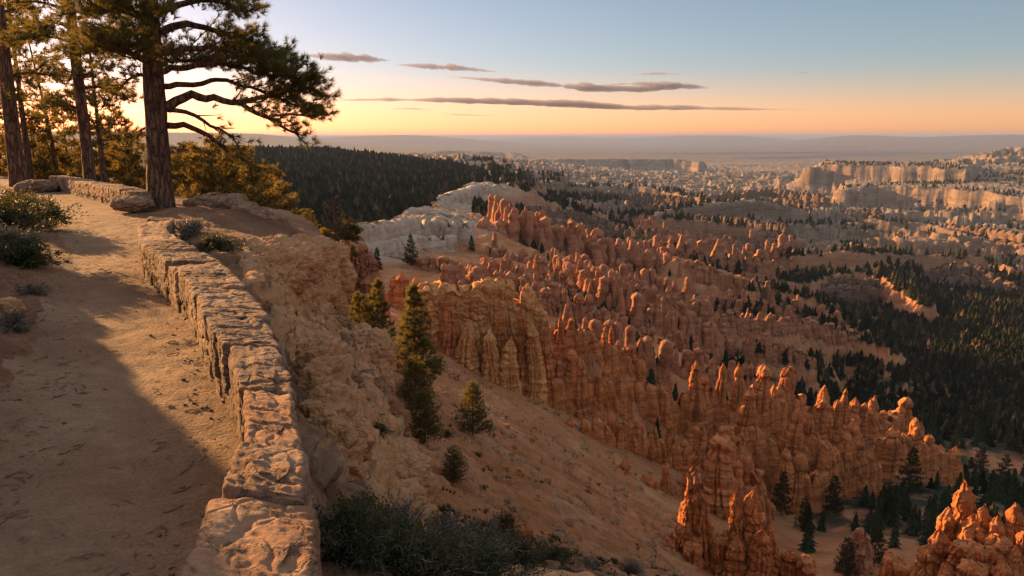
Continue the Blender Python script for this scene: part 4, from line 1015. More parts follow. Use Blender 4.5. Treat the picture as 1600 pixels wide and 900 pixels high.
# scree and fallen blocks on the sandy slope
r7 = np.random.RandomState(31); mb = MB(); a_ = np.radians(r7.uniform(-14, 16, 9000)); rd = np.exp(r7.uniform(math.log(11), math.log(108), 9000)); sx_, sy_ = rd * np.sin(a_), rd * np.cos(a_)
tt = terrain(sx_, sy_); ok_ = (tt['m1'] < .05) & (r7.rand(9000) < sstep(-.3, .35, fbm2(sx_ / 7, sy_ / 7, 3) + .1)); sx_, sy_, sz_, rd = sx_[ok_][:4200], sy_[ok_][:4200], tt['z'][ok_][:4200], rd[ok_][:4200]
V0, Q0 = CS[7]; U0 = V0 / ((np.abs(V0) ** 4).sum(1) ** .25)[:, None]
for x, y, z, r_q in zip(sx_, sy_, sz_, rd):
    s = (.02 + .16 * r7.rand() ** 5) * (.6 + r_q / 45); d = 1 + .4 * noise3(U0[:, 0] * 1.5 + x * 9, U0[:, 1] * 1.5 + y * 7, U0[:, 2] * 1.5)
    mb.add(U0 * d[:, None] * s * np.array([r7.uniform(.8, 1.5), r7.uniform(.8, 1.3), .65]) + np.array([x, y, z + s * .15]), None, Q0)
tag(mb.build('scree', M_RIM, smooth=False), 'fallen stones and scree strewn over the orange slope below the wall', 'scree', kind='stuff')

# gravel strewn along the edges of the path
r6 = np.random.RandomState(12); mb = MB(); pts = []
cx = r6.uniform(-14, 1, 26000); cy = r6.uniform(1.5, 20, 26000)
dl, _, sl, _ = seg_dist(cx, cy, LEFT_EDGE); dl = dl * sl; dr, _, sr, _ = seg_dist(cx, cy, RIGHT_EDGE); dr = -dr * sr
okm = ((dl > -.35) & (dl < 4)) | ((np.abs(dr) < .22)) | ((dr > .9) & (dr < 5)) | (r6.rand(len(cx)) < .035)
okm &= (r6.rand(len(cx)) < np.clip(5.0 / np.hypot(cx, cy), 0, 1) ** 1.2) & (dr < 6)
cx, cy = cx[okm][:5200], cy[okm][:5200]; gz = terrain(cx, cy)['z']
V0, Q0 = CS[7]; 
for x, y, z in zip(cx, cy, gz):
    s = .004 + .012 * r6.rand() ** 3.5; U = V0 / np.linalg.norm(V0, axis=1)[:, None]; d = 1 + .35 * noise3(U[:, 0] * 1.5 + x * 9, U[:, 1] * 1.5 + y * 7, U[:, 2] * 1.5)
    mb.add(U * d[:, None] * s * np.array([r6.uniform(.8, 1.6), r6.uniform(.8, 1.4), .7]) + np.array([x, y, z + s * .25]), None, Q0)
tag(mb.build('gravel', M_WALL), 'loose gravel and small stones strewn along the path edges', 'gravel', kind='stuff')

# twigs, needles and bits of bark blown along the edges of the path
r9 = np.random.RandomState(51); mb = MB(); cx = r9.uniform(-14, 0, 9000); cy = r9.uniform(2, 19, 9000)
dl, _, sl, _ = seg_dist(cx, cy, LEFT_EDGE); dl = dl * sl; dr, _, sr, _ = seg_dist(cx, cy, RIGHT_EDGE); dr = -dr * sr
ok_ = (dl < 2.5) & (dr < .0) & ((r9.rand(9000) < .12) | (dl > -.5) | (dr > -.45)) & (r9.rand(9000) < np.clip(4.5 / np.hypot(cx, cy), 0, 1)); cx, cy = cx[ok_][:1500], cy[ok_][:1500]; gz = terrain(cx, cy)['z']
for x, y, z in zip(cx, cy, gz):
    a = r9.uniform(0, 3.14); L = r9.uniform(.03, .13); q = np.array([[x, y, z + .004], [x + L * .5 * math.cos(a), y + L * .5 * math.sin(a), z + .012], [x + L * math.cos(a + .3), y + L * math.sin(a + .3), z + .006]])
    V_, Q_ = tube(q, np.array([.003, .0035, .002]) * r9.uniform(.6, 1.5), 4); mb.add(V_, None, Q_)
tag(mb.build('litter', M_WALL), 'dry twigs and pine litter blown along the edges of the dirt path', 'litter', kind='stuff')
# ------------------------------------------------------------------ vegetation
def mat_bark():
    m, nt, b, out = new_mat('pine_bark'); n = N(nt); p = n.obj()
    wv = n.noise(n.map(p, (1, 1, .6)), 3.5, 4, .6); pv = n.node('ShaderNodeVectorMath', operation='ADD'); n.put(pv.inputs[0], n.map(p, (6.5, 6.5, 1.1))); n.put(pv.inputs[1], n.math('MULTIPLY', wv, 1.6)); v = n.voro(pv.outputs[0], 1.25, 'DISTANCE_TO_EDGE')
    c = n.ramp(v, [(0, (.03, .018, .013)), (.10, (.10, .055, .035)), (.3, (.19, .10, .062)), (.7, (.25, .15, .10))])
    c = n.mix(.6, c, n.ramp(n.noise(n.map(p, (6, 6, 2)), 4, 8, .7), [(.25, (.5, .5, .5)), (.75, (1.4, 1.35, 1.3))]), 'MULTIPLY')
    n.link(c, b.inputs['Base Color']); b.inputs['Roughness'].default_value = .95
    h = n.math('ADD', n.math('MINIMUM', v, .35), n.math('MULTIPLY', n.noise(n.map(p, (3, 3, 1)), 9, 7, .7), .35))
    n.link(n.bump(h, 1.0, .09), b.inputs['Normal']); return m
def mat_leaf(name, cols, trans=.35, tcol=(.22, .20, .03)):
    m, nt, b, out = new_mat(name); n = N(nt)
    c = n.ramp(n.noise(n.pos(), 2.2, 4), cols)
    n.link(c, b.inputs['Base Color']); b.inputs['Roughness'].default_value = .6
    t = n.node('ShaderNodeBsdfTranslucent'); t.inputs[0].default_value = tuple(tcol) + (1,)
    mx = n.node('ShaderNodeMixShader'); mx.inputs[0].default_value = trans
    n.link(b.outputs[0], mx.inputs[1]); n.link(t.outputs[0], mx.inputs[2]); n.link(mx.outputs[0], out.inputs['Surface']); return m
M_BARK = mat_bark()
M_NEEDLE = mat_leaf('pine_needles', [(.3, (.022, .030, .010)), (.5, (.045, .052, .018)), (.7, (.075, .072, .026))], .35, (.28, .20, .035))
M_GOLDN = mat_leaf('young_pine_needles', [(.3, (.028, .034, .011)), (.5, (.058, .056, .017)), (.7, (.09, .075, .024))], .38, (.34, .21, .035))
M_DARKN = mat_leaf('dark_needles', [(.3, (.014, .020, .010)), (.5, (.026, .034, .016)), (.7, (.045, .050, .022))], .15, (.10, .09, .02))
M_FARN = mat_leaf('distant_needles', [(.3, (.016, .019, .012)), (.5, (.028, .029, .018)), (.7, (.055, .040, .026))], .0)
M_FARN.node_tree.nodes['Principled BSDF'].inputs['Specular IOR Level'].default_value = 0
M_FARN.node_tree.nodes['Principled BSDF'].inputs['Roughness'].default_value = 1
n_ = N(M_FARN.node_tree); n_.link(n_.ramp(n_.attr('tint'), [(0, (.010, .014, .009)), (.45, (.022, .026, .015)), (.75, (.036, .034, .020)), (.9, (.075, .048, .028)), (1, (.10, .075, .05))]), M_FARN.node_tree.nodes['Principled BSDF'].inputs['Base Color'])
M_SHRUB = mat_leaf('shrub_leaves', [(.3, (.014, .020, .008)), (.5, (.030, .038, .014)), (.7, (.055, .058, .022))], .18, (.16, .13, .03))
M_DRYSH = mat_leaf('dry_twigs', [(.3, (.10, .085, .07)), (.5, (.16, .135, .11)), (.7, (.12, .09, .06))], .05, (.2, .12, .05))
M_TWIG = mat_leaf('grey_twigs', [(.3, (.07, .055, .045)), (.6, (.13, .105, .09)), (.8, (.17, .14, .12))], .0)

def unit(v): return v / (np.linalg.norm(v, axis=-1, keepdims=True) + 1e-9)
def tufts(C, D, size, nn, width, r2, spread=(.35, 1.35), stem=.5):
    """bottle-brush tufts of needles: one thin triangle per needle"""
    C = np.asarray(C); D = unit(np.asarray(D)); n = len(C)
    if not n: return np.zeros((0, 3)), np.zeros((0, 3), int)
    size = np.broadcast_to(size, n)
    ref = np.where(np.abs(D[:, 2:3]) > .9, np.array([[1., 0, 0]]), np.array([[0, 0, 1.]]))
    u = unit(np.cross(D, ref)); v = np.cross(D, u)
    ph = r2.uniform(0, 2 * np.pi, (n, nn)); an = r2.uniform(spread[0], spread[1], (n, nn)) * .9; st_ = r2.uniform(-stem, stem * .3, (n, nn))
    side = np.cos(ph)[..., None] * u[:, None] + np.sin(ph)[..., None] * v[:, None]
    nd = np.cos(an)[..., None] * D[:, None] + np.sin(an)[..., None] * side
    nd[..., 2] += .12; nd = unit(nd)
    base = C[:, None] + D[:, None] * (st_ * size[:, None])[..., None]
    ln = size[:, None] * r2.uniform(.7, 1.1, (n, nn))
    tip = base + nd * ln[..., None]
    wv = unit(np.cross(nd, r2.normal(size=(n, nn, 3)))) * width / 2
    V = np.stack([base - wv, base + wv, tip], 2).reshape(-1, 3)
    return V, np.arange(len(V)).reshape(-1, 3)

def bez(pts, n):
    pts = np.asarray(pts, float); t = np.linspace(0, len(pts) - 1, n); i = np.clip(t.astype(int), 0, len(pts) - 2); f = (t - i)[:, None]
    p0 = pts[np.clip(i - 1, 0, None)]; p1 = pts[i]; p2 = pts[i + 1]; p3 = pts[np.clip(i + 2, None, len(pts) - 1)]
    return .5 * ((2 * p1) + (-p0 + p2) * f + (2 * p0 - 5 * p1 + 4 * p2 - p3) * f ** 2 + (-p0 + 3 * p1 - 3 * p2 + p3) * f ** 3)

def limb(mb, C, D, pts, rad, r2, leaf=1.0, start=.35, dens=1.0, tw=1.0, droop=0.0, seg=7, bare=0.0):
    """one limb with side twigs; tuft positions are appended to C, D"""
    L = np.linalg.norm(np.diff(pts, axis=0), axis=1).sum(); n = max(8, int(L * 5)); c = bez(pts, n)
    c[1:-1] += r2.normal(0, .03 * min(1, L / 4), (n - 2, 3))
    r = np.linspace(rad, max(.008, rad * .12), n); mb.add(*(lambda a: (a[0], None, a[1]))(tube(c, r, seg)))
    tg = unit(np.gradient(c, axis=0))
    ns = int(L * 5.5 * dens) + 2
    for k in range(ns):
        t = start + (1 - start) * (k + r2.rand()) / ns; i = int(t * (n - 1)); i = min(i, n - 1)
        sd = unit(np.cross(tg[i], [0, 0, 1.0]) + 1e-6) * (1 if k % 2 else -1)
        d = unit(tg[i] * r2.uniform(.5, 1.1) + sd * r2.uniform(.5, 1.2) + np.array([0, 0, r2.uniform(-.25, .7) - droop]))
        ll = L * .26 * (1.25 - t) * r2.uniform(.6, 1.3) * tw + .18
        m = 6; q = c[i] + d * (np.linspace(0, 1, m)[:, None] * ll); q[:, 2] += np.linspace(0, 1, m) ** 2 * ll * (.22 - droop * .5)
        mb.add(*(lambda a: (a[0], None, a[1]))(tube(q, np.linspace(max(.012, r[i] * .4), .006, m), 4)))
        if r2.rand() < bare: continue
        kk = max(2, int(ll / .16 * leaf))
        for j in range(kk):
            s = .35 + .65 * (j + 1) / kk; pnt = c[i] + d * ll * s; pnt[2] += s * s * ll * (.22 - droop * .5)
            o = r2.normal(0, 1, 3) * .07 * (1 + ll); C.append(pnt + o); D.append(d + r2.normal(0, .35, 3) + np.array([0, 0, .25]))
    for j in range(int(3 + L * leaf)):
        t = 1 - .25 * r2.rand(); i = int(t * (n - 1)); C.append(c[i] + r2.normal(0, .06, 3)); D.append(tg[i] + r2.normal(0, .4, 3))

def trunk_mesh(pts, R0, R1, r2, flare=.5, seg=18, n=60, rough=.10):
    c = bez(pts, n); t = np.linspace(0, 1, n); H = np.linalg.norm(np.diff(np.asarray(pts), axis=0), axis=1).sum()
    r = R0 + (R1 - R0) * t ** .9; r = r * (1 + flare * np.exp(-t * H / .45))
    V, Q = tube(c, r, seg, rough, r2.uniform(0, 50))
    # buttress roots
    V = V.reshape(n, seg, 3); th = np.arange(seg) / seg * 2 * np.pi; k = np.exp(-t * H / .35)[:, None] * np.maximum(0, np.cos(th * 4 + r2.uniform(0, 6)))[None] * R0 * .55 * flare
    out = V - c[:, None]; out /= np.linalg.norm(out, axis=2, keepdims=True); V = V + out * k[..., None]
    return V.reshape(-1, 3), Q, c, r

def pine(name, label, px, py, r, z0, H, R0, limbs=(), auto=None, seed=1, mat=None, tuft=.20, nn=22, width=.016, top=None, cat='pine tree', group=None, seg=18, lean=(0, 0), flare=.5, sink=.25):
    """limbs: explicit world polylines; auto: dict(n, cb, L, shape)"""
    r2 = np.random.RandomState(seed); b = P(px, py, r)
    if z0 is not None: b = np.array([b[0], b[1], z0])
    e = empty(name, tuple(b)); tag(e, label, cat, group)
    if top is not None: tp = [np.array([0, 0, -sink])] + [np.asarray(q) - b for q in top]
    else: tp = [np.array([0, 0, -sink]), np.array([lean[0] * .3 * H, lean[1] * .3 * H, H * .4]), np.array([lean[0] * H, lean[1] * H, H])]
    V, Q, c, rr_ = trunk_mesh(tp, R0, R0 * .12 if top is None else R0 * .55, r2, flare, seg)
    mesh_obj('trunk', V, [Q], M_BARK, e)
    C = []; D = []
    for q, rad, kw in limbs:
        mb = MB(); limb(mb, C, D, np.asarray(q) - b, rad, r2, **kw); mb.build('branch', M_BARK, e)
    if auto:
        mb = MB(); a = auto; zmin, zmax = a['cb'] * H, H * .98
        for k in range(a['n']):
            t = (k + r2.rand()) / a['n']; z = zmin + (zmax - zmin) * t; i = np.abs(c[:, 2] - z).argmin(); o = c[i]
            az = k * 2.4 + r2.uniform(-.5, .5); az = a.get('azf', lambda q, g: q)(az, r2)
            Lb = a['L'] * (a.get('shape', lambda t: (1 - t) ** .8))(t) * r2.uniform(.75, 1.2) + .15
            up = a.get('up', .15) * (1 + t * 2) + r2.uniform(-.15, .15)
            d = np.array([math.cos(az), math.sin(az), up]); p1 = o + d * Lb * .5; p2 = o + d * Lb; p2[2] += a.get('tip', .08) * Lb - a.get('sag', 0) * Lb
            limb(mb, C, D, np.array([o, p1, p2]), max(.012, Lb * a.get('rk', .014)), r2, leaf=a.get('leaf', 1), start=a.get('start', .25), dens=a.get('dens', 1), tw=a.get('tw', 1), seg=5, bare=a.get('bare', 0), droop=a.get('droop', 0))
        mb.build('branches', M_BARK, e)
        C.append(c[-1]); D.append([0, 0, 1.])
    C = np.array(C); D = np.array(D)
    Vt, Tt = tufts(C, D, tuft * r2.uniform(.75, 1.2, len(C)), nn, width, r2)
    mesh_obj('crown', Vt, [Tt], mat or M_NEEDLE, e, smooth=False)
    print(name, label[:24], 'tufts', len(C))
    return e

def pl(pts, r, dy):        # limb polyline: outline bearings at the trunk's distance, swinging dy metres away along its length
    out = []
    for i, (x, y) in enumerate(pts):
        q = P(x, y, r); out.append(q + np.array([0, dy * i / (len(pts) - 1), 0]) * 1.0)
    return np.array(out)

R1_ = 23.4
L1 = [
 (pl([(262,168),(292,151),(335,154),(378,162),(425,180),(462,202),(490,222)], R1_, -1.0), .15, dict(start=.45, dens=.8, tw=.9, leaf=1.2)),
 (pl([(375,161),(412,152),(445,142),(478,140),(503,152)], R1_, .6), .08, dict(start=.25, dens=1.5, tw=1.5, leaf=1.6)),
 (pl([(425,180),(455,178),(480,180),(497,176)], R1_, .8), .05, dict(start=.1, dens=1.4, tw=1.3, leaf=1.3)),
 (pl([(262,196),(300,200),(335,226),(368,252),(392,262)], R1_, .8), .10, dict(start=.45, dens=1.2, tw=1.0, leaf=.25, droop=.4, bare=.75)),
 (pl([(264,172),(300,176),(345,196),(385,215),(405,240)], R1_, -1.4), .08, dict(start=.35, dens=1.2, tw=.9, leaf=.4, droop=.3, bare=.6)),
 (pl([(252,52),(280,36),(322,42),(362,60),(402,84),(428,80)], R1_, 1.2), .12, dict(start=.45, dens=1.3, tw=1.1, leaf=1.4)),
 (pl([(255,84),(300,78),(350,76),(392,90),(440,108),(475,116)], R1_, -1.2), .11, dict(start=.4, dens=1.4, tw=1.1, leaf=1.5)),
 (pl([(252,112),(292,104),(340,98),(395,112),(445,118),(492,126)], R1_, .4), .10, dict(start=.4, dens=1.5, tw=1.1, leaf=1.6)),
 (pl([(255,135),(300,128),(350,125),(400,142),(440,160),(470,170)], R1_, 1.8), .09, dict(start=.4, dens=1.4, tw=1.2, leaf=1.3)),
 (pl([(246,22),(290,10),(340,8),(380,18),(405,38)], R1_, -1.5), .11, dict(start=.3, dens=1.6, tw=1.2, leaf=1.5)),
 (pl([(243,-5),(290,-25),(340,-18),(385,5)], R1_, 1.0), .11, dict(start=.3, dens=1.6, tw=1.2, leaf=1.5)),
 (pl([(240,-40),(290,-60),(340,-50),(370,-30)], R1_, .0), .10, dict(start=.3, dens=1.4, tw=1.2, leaf=1.4)),
 (pl([(234,62),(205,48),(172,50),(140,62)], R1_, 1.2), .09, dict(start=.3, dens=1.5, tw=1.3, leaf=1.4)),
 (pl([(237,100),(205,84),(175,86),(158,100)], R1_, -1.5), .08, dict(start=.3, dens=1.6, tw=1.4, leaf=1.5)),
 (pl([(238,122),(210,116),(180,126),(160,140)], R1_, .8), .07, dict(start=.25, dens=1.7, tw=1.4, leaf=1.5)),
 (pl([(232,30),(195,18),(160,22),(130,35)], R1_, -1.0), .09, dict(start=.3, dens=1.6, tw=1.3, leaf=1.4)),
 (pl([(232,0),(195,-15),(150,-10)], R1_, 1.0), .09, dict(start=.3, dens=1.5, tw=1.3, leaf=1.4)),
 (pl([(245,105),(250,92),(262,84)], R1_, -3.0), .09, dict(start=.2, dens=2.0, tw=1.6, leaf=1.6)),
 (pl([(245,60),(262,40),(275,30)], R1_, -3.0), .09, dict(start=.2, dens=2.0, tw=1.6, leaf=1.6)),
 (pl([(248,95),(275,85),(300,90)], R1_, 3.2), .08, dict(start=.2, dens=1.8, tw=1.5, leaf=1.4)),
 (pl([(242,190),(215,205),(205,225)], R1_, .3), .04, dict(start=.3, dens=1.2, tw=1.0, leaf=.2, bare=.8, droop=.3)),
]
pine('pine_tree', 'biggest old pine with thick furrowed trunk, spreading right over the mound', 250, 325, 23.4, -2.05, 9, .35, limbs=L1, seed=3,
     top=[P(247,240,R1_), P(238,90,R1_), P(231,-30,R1_), P(226,-160,R1_)], tuft=.21, nn=34, width=.015, seg=26, flare=.75)
# roots crawling over the ground
R2_ = 32
L2 = [(pl([(113,50),(85,33),(45,32),(10,45)], R2_, 1.0), .10, dict(start=.4, dens=1.0, tw=.9, leaf=.8)), (pl([(110,18),(80,8),(45,12)], R2_, -1.0), .08, dict(start=.3, dens=1.2, tw=1, leaf=1.1)),
 (pl([(125,140),(150,134),(180,150),(205,160)], R2_, .5), .07, dict(start=.3, dens=1.3, tw=1, leaf=1)), (pl([(118,90),(145,80),(175,84)], R2_, -1.5), .08, dict(start=.2, dens=1.5, tw=1.2, leaf=1.3)),
 (pl([(120,110),(95,112),(60,130)], R2_, 1.5), .06, dict(start=.2, dens=1.3, tw=1.1, leaf=1.2)), (pl([(113,30),(140,15),(170,12)], R2_, 1.5), .08, dict(start=.2, dens=1.5, tw=1.2, leaf=1.3)),
 (pl([(125,170),(100,165),(80,172)], R2_, -.8), .05, dict(start=.2, dens=1.3, tw=1.1, leaf=1.0)), (pl([(115,65),(90,62),(65,75)], R2_, -1.8), .06, dict(start=.2, dens=1.5, tw=1.2, leaf=1.3)),
 (pl([(122,125),(145,118),(165,122)], R2_, -1.2), .05, dict(start=.2, dens=1.5, tw=1.2, leaf=1.2)),(pl([(110,0),(130,-15),(160,-10)], R2_, -1.2), .07, dict(start=.2, dens=1.5, tw=1.2, leaf=1.2)),(pl([(108,-10),(85,-20),(55,-10)], R2_, 1.2), .07, dict(start=.2, dens=1.5, tw=1.2, leaf=1.2))]
pine('pine_tree', 'second tall pine from the left standing behind the far stone wall', 143, 298, 32, -2.1, 11, .23, limbs=L2, seed=5, top=[P(134,220,R2_), P(116,70,R2_), P(106,-40,R2_), P(98,-150,R2_)], tuft=.26, nn=26, width=.022, flare=.3)
R3_ = 37
L3 = [(pl([(12,120),(40,112),(70,120)], R3_, 1), .07, dict(start=.3, dens=1.4, tw=1.1, leaf=1.2)), (pl([(8,80),(30,70),(48,72)], R3_, -1), .07, dict(start=.2, dens=1.5, tw=1.1, leaf=1.3)), (pl([(5,50),(25,40),(50,48)], R3_, 1), .07, dict(start=.2, dens=1.5, tw=1.2, leaf=1.3)),
 (pl([(10,100),(-10,95),(-40,110)], R3_, 1), .07, dict(start=.2, dens=1.5, tw=1.2, leaf=1.3)), (pl([(15,150),(35,150),(55,162)], R3_, -1), .05, dict(start=.2, dens=1.4, tw=1.1, leaf=1.0)),(pl([(3,20),(25,10),(45,15)], R3_, .5), .07, dict(start=.2, dens=1.5, tw=1.2, leaf=1.3))]
pine('pine_tree', 'leftmost leaning pine at the edge of the picture above the bank shrubs', 27, 283, R3_, -2.1, 11, .32, limbs=L3, seed=8, top=[P(20,210,R3_), P(6,90,R3_), P(-4,0,R3_), P(-14,-120,R3_)], tuft=.28, nn=26, width=.026, flare=.3)
slim = dict(n=26, cb=.25, L=1.9, up=.1, leaf=.9, dens=1.1, shape=lambda t: .4 + .6 * (1 - t), rk=.018)
for px, py, r, H, R0, sd, lb in [(50,292,46,13,.20,11,'slim pine close behind the leftmost leaning pine'),(93,288,52,10,.15,12,'thin leaning pine between the leftmost pine and the second tall pine'),(165,302,44,9,.17,13,'thin dark pine just right of the second tall pine')]:
    pine('pine_tree', lb, px, py, r, -2.6, H, R0, auto=slim, seed=sd, tuft=.30, nn=20, width=.030, lean=(-.10 if sd == 12 else 0, 0))
bushy = dict(n=64, cb=.10, L=2.9, up=.12, leaf=1.0, dens=1.1, shape=lambda t: (1 - t) ** .7 + .08, rk=.012, start=.15)
for px, r, ztop, H, sd, lb in [(335,42,214,9.5,21,'golden backlit pine directly right of the biggest trunk'),(378,46,232,8.5,22,'golden backlit pine over the rock ledge on the mound'),(298,52,225,10,23,'golden backlit pine close behind the biggest trunk'),(415,55,262,8,24,'rightmost golden backlit pine behind the mound crest'),
   (205,50,212,11,25,'dark backlit pine just left of the biggest trunk'),(170,58,205,11,26,'dark backlit pine behind the far stone wall'),(75,60,205,11,27,'dense backlit pine between the thin leaning trunks'),(20,58,200,11,28,'backlit pine low behind the leftmost leaning pine'),(60,52,172,13,31,'tall backlit pine between the leftmost trunk and its slim neighbour'),(112,62,160,14,32,'tall backlit pine behind the second tall trunk'),(190,60,165,13,33,'tall dark pine filling the gap left of the biggest trunk'),(5,50,165,13,34,'tall backlit pine cut by the left edge of the picture'),(120,66,222,10,29,'golden lower pine seen past the second tall trunk'),(255,60,232,10,30,'low pine hidden mostly behind the biggest trunk')]:
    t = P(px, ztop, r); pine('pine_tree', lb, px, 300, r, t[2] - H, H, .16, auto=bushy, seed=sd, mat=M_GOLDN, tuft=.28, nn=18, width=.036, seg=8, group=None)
def hit(px, py, r0=1.5, r1=60):
    rs_ = np.exp(np.linspace(math.log(r0), math.log(r1), 500)); d = ray(px, py); d = d / math.hypot(d[0], d[1]); g = terrain(d[0] * rs_, d[1] * rs_)['z']; i = int(np.argmax(g > d[2] * rs_ - .02)); 
    return (d[0] * rs_[i], d[1] * rs_[i], g[i])
cone = dict(n=58, cb=.06, L=1.0, up=-.02, leaf=1.1, dens=1.3, shape=lambda t: (1 - t) ** .85 + .03, rk=.012, start=.1, tip=.1)
def small_pine(px, pyb, pyt, r, seed, label, wid=.24, mat=None, n=58, tuft=.045, nn=18, bare=0, find=True):
    if find == 'far':
        q = P(px, pyt, r); gz = ground_z(q[0], q[1]) - .3; H = q[2] - gz; a = dict(cone); a['L'] = H * wid; a['n'] = n; a['bare'] = bare; a['dens'] = 1.3 * 4 / max(H, 3); a['leaf'] = 1.1 * 3.2 / max(H, 2.5); print('fartree', px, H)
        return pine('pine_tree', label, px, pyb, r, gz, H, H * .014 + .03, auto=a, seed=seed, mat=mat or M_NEEDLE, tuft=H * tuft, nn=nn, width=H * .0052, seg=7, sink=1.2)
    if find:
        q = hit(px, pyb, 14, 400); r = math.hypot(q[0], q[1]); print('tree', px, pyb, round(r, 1))
    b = P(px, pyb, r); H = (pyb - pyt) / F_PX * math.hypot(r, b[2]) / math.cos(math.atan2(-b[2], r)) * math.cos(math.atan2(-b[2], r)) ** .3
    a = dict(cone); a['L'] = H * wid; a['n'] = n; a['bare'] = bare; a['dens'] = 1.3 * 4 / max(H, 3); a['leaf'] = 1.1 * 3.2 / max(H, 2.5)
    return pine('pine_tree', label, px, pyb, r, None, H, H * .014 + .03, auto=a, seed=seed, mat=mat or M_NEEDLE, tuft=H * tuft, nn=nn, width=H * .0052, seg=7, group=None, sink=1.2)
small_pine(650,602,450,60,41,'tall layered pine standing on the sandy slope before the golden fin', .25, n=80)
small_pine(664,690,614,46,42,'stout bushy pine below the tall layered pine', .34)
small_pine(739,680,600,66,43,'broad cone shaped pine alone on the sandy slope', .34)
small_pine(709,752,704,48,44,'little pine sapling in the middle of the sandy slope', .32)
small_pine(592,528,436,72,45,'dark pine right behind the slope crest, nearest left of the tall layered pine', .22, find='far')
small_pine(563,520,456,72,46,'bushy dark pine at the slope crest left of its taller neighbour', .30, find='far')
small_pine(606,605,515,64,47,'thin dark pine at the foot of the slope crest', .22, find='far')
small_pine(650,640,560,59,48,'dark bushy pine crowding the foot of the tall layered pine', .36)
small_pine(790,842,806,38,49,'small dark sapling low on the slope near the glowing knob', .35)
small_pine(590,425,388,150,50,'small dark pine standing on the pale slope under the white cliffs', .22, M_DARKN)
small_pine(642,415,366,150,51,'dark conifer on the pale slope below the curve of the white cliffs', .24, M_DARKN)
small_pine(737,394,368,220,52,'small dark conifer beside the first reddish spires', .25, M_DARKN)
small_pine(483,392,331,60,53,'small golden pine behind the mound beside the snag', .36, M_GOLDN, find=False)
small_pine(958,860,800,88,54,'dark sapling in the hollow', .3, M_DARKN) if 0 else None
for i, (px, pyb, h, r, lb) in enumerate([(1220,805,60,112,'first pine from the left in the shaded hollow'),(1255,830,45,100,'second pine from the left in the shaded hollow'),(1300,800,50,120,'pine in the shaded hollow under the pale pillars'),(1365,885,55,80,'dark pine beside the jagged stump at the bottom'),(1320,900,50,76,'dark pine at the very bottom beside the jagged stump'),
    (1420,770,62,145,'pine standing on the pale spur below the group ending the main fin'),(1385,810,45,122,'pine left of the pale spur in the hollow'),(1530,740,40,175,'first conifer right of the main fin end'),(1565,770,50,150,'big conifer near the right edge below the fin end')]):
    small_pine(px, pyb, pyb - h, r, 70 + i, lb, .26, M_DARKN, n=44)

# snag: bare upper whorls, a few green limbs lower on the right
RS = 46
b = P(528, 452, RS); e = empty('dead_tree', tuple(b)); tag(e, 'bare reddish snag with a few green lower limbs at the cliff edge', 'dead tree')
r2 = np.random.RandomState(77); tp = [b - b, P(527,400,RS) - b, P(524,350,RS) - b, P(521,308,RS) - b]; tp[0] = np.array([0, 0, -.8])
V_, Q_, c_, rr_ = trunk_mesh(tp, .17, .03, r2, .2, 10, 50); mesh_obj('trunk', V_, [Q_], M_BARK, e)
mb = MB(); C = []; D = []
for k in range(44):
    t = .42 + .58 * k / 44; i = int(t * 49); az = r2.uniform(0, 6.28); L = (1.25 * (1.08 - t) ** .7 + .15) * r2.uniform(.5, 1.1); d = np.array([math.cos(az), math.sin(az) * .8, r2.uniform(-.1, .5)])
    limb(mb, [], [], np.array([c_[i], c_[i] + d * L * .5, c_[i] + d * L + [0, 0, .1]]), .022, r2, leaf=.1, dens=1.2, tw=1.0, seg=4)
mb.build('bare_branches', M_BARK, e)
for pts, dy in [([(527,385),(538,376),(556,374)], .3), ([(527,392),(540,392),(556,398)], -.3), ([(527,372),(512,368),(498,374)], .3), ([(528,365),(540,358),(560,366)], .5)]:
    mb = MB(); limb(mb, C, D, pl(pts, RS, dy) - b, .05, r2, leaf=1.6, start=.3, dens=2.2, tw=1.6); mb.build('branch', M_BARK, e)
C = np.array(C); D = np.array(D); Vt, Tt = tufts(C, D, .24, 20, .03, r2); mesh_obj('foliage', Vt, [Tt], M_GOLDN, e, smooth=False)

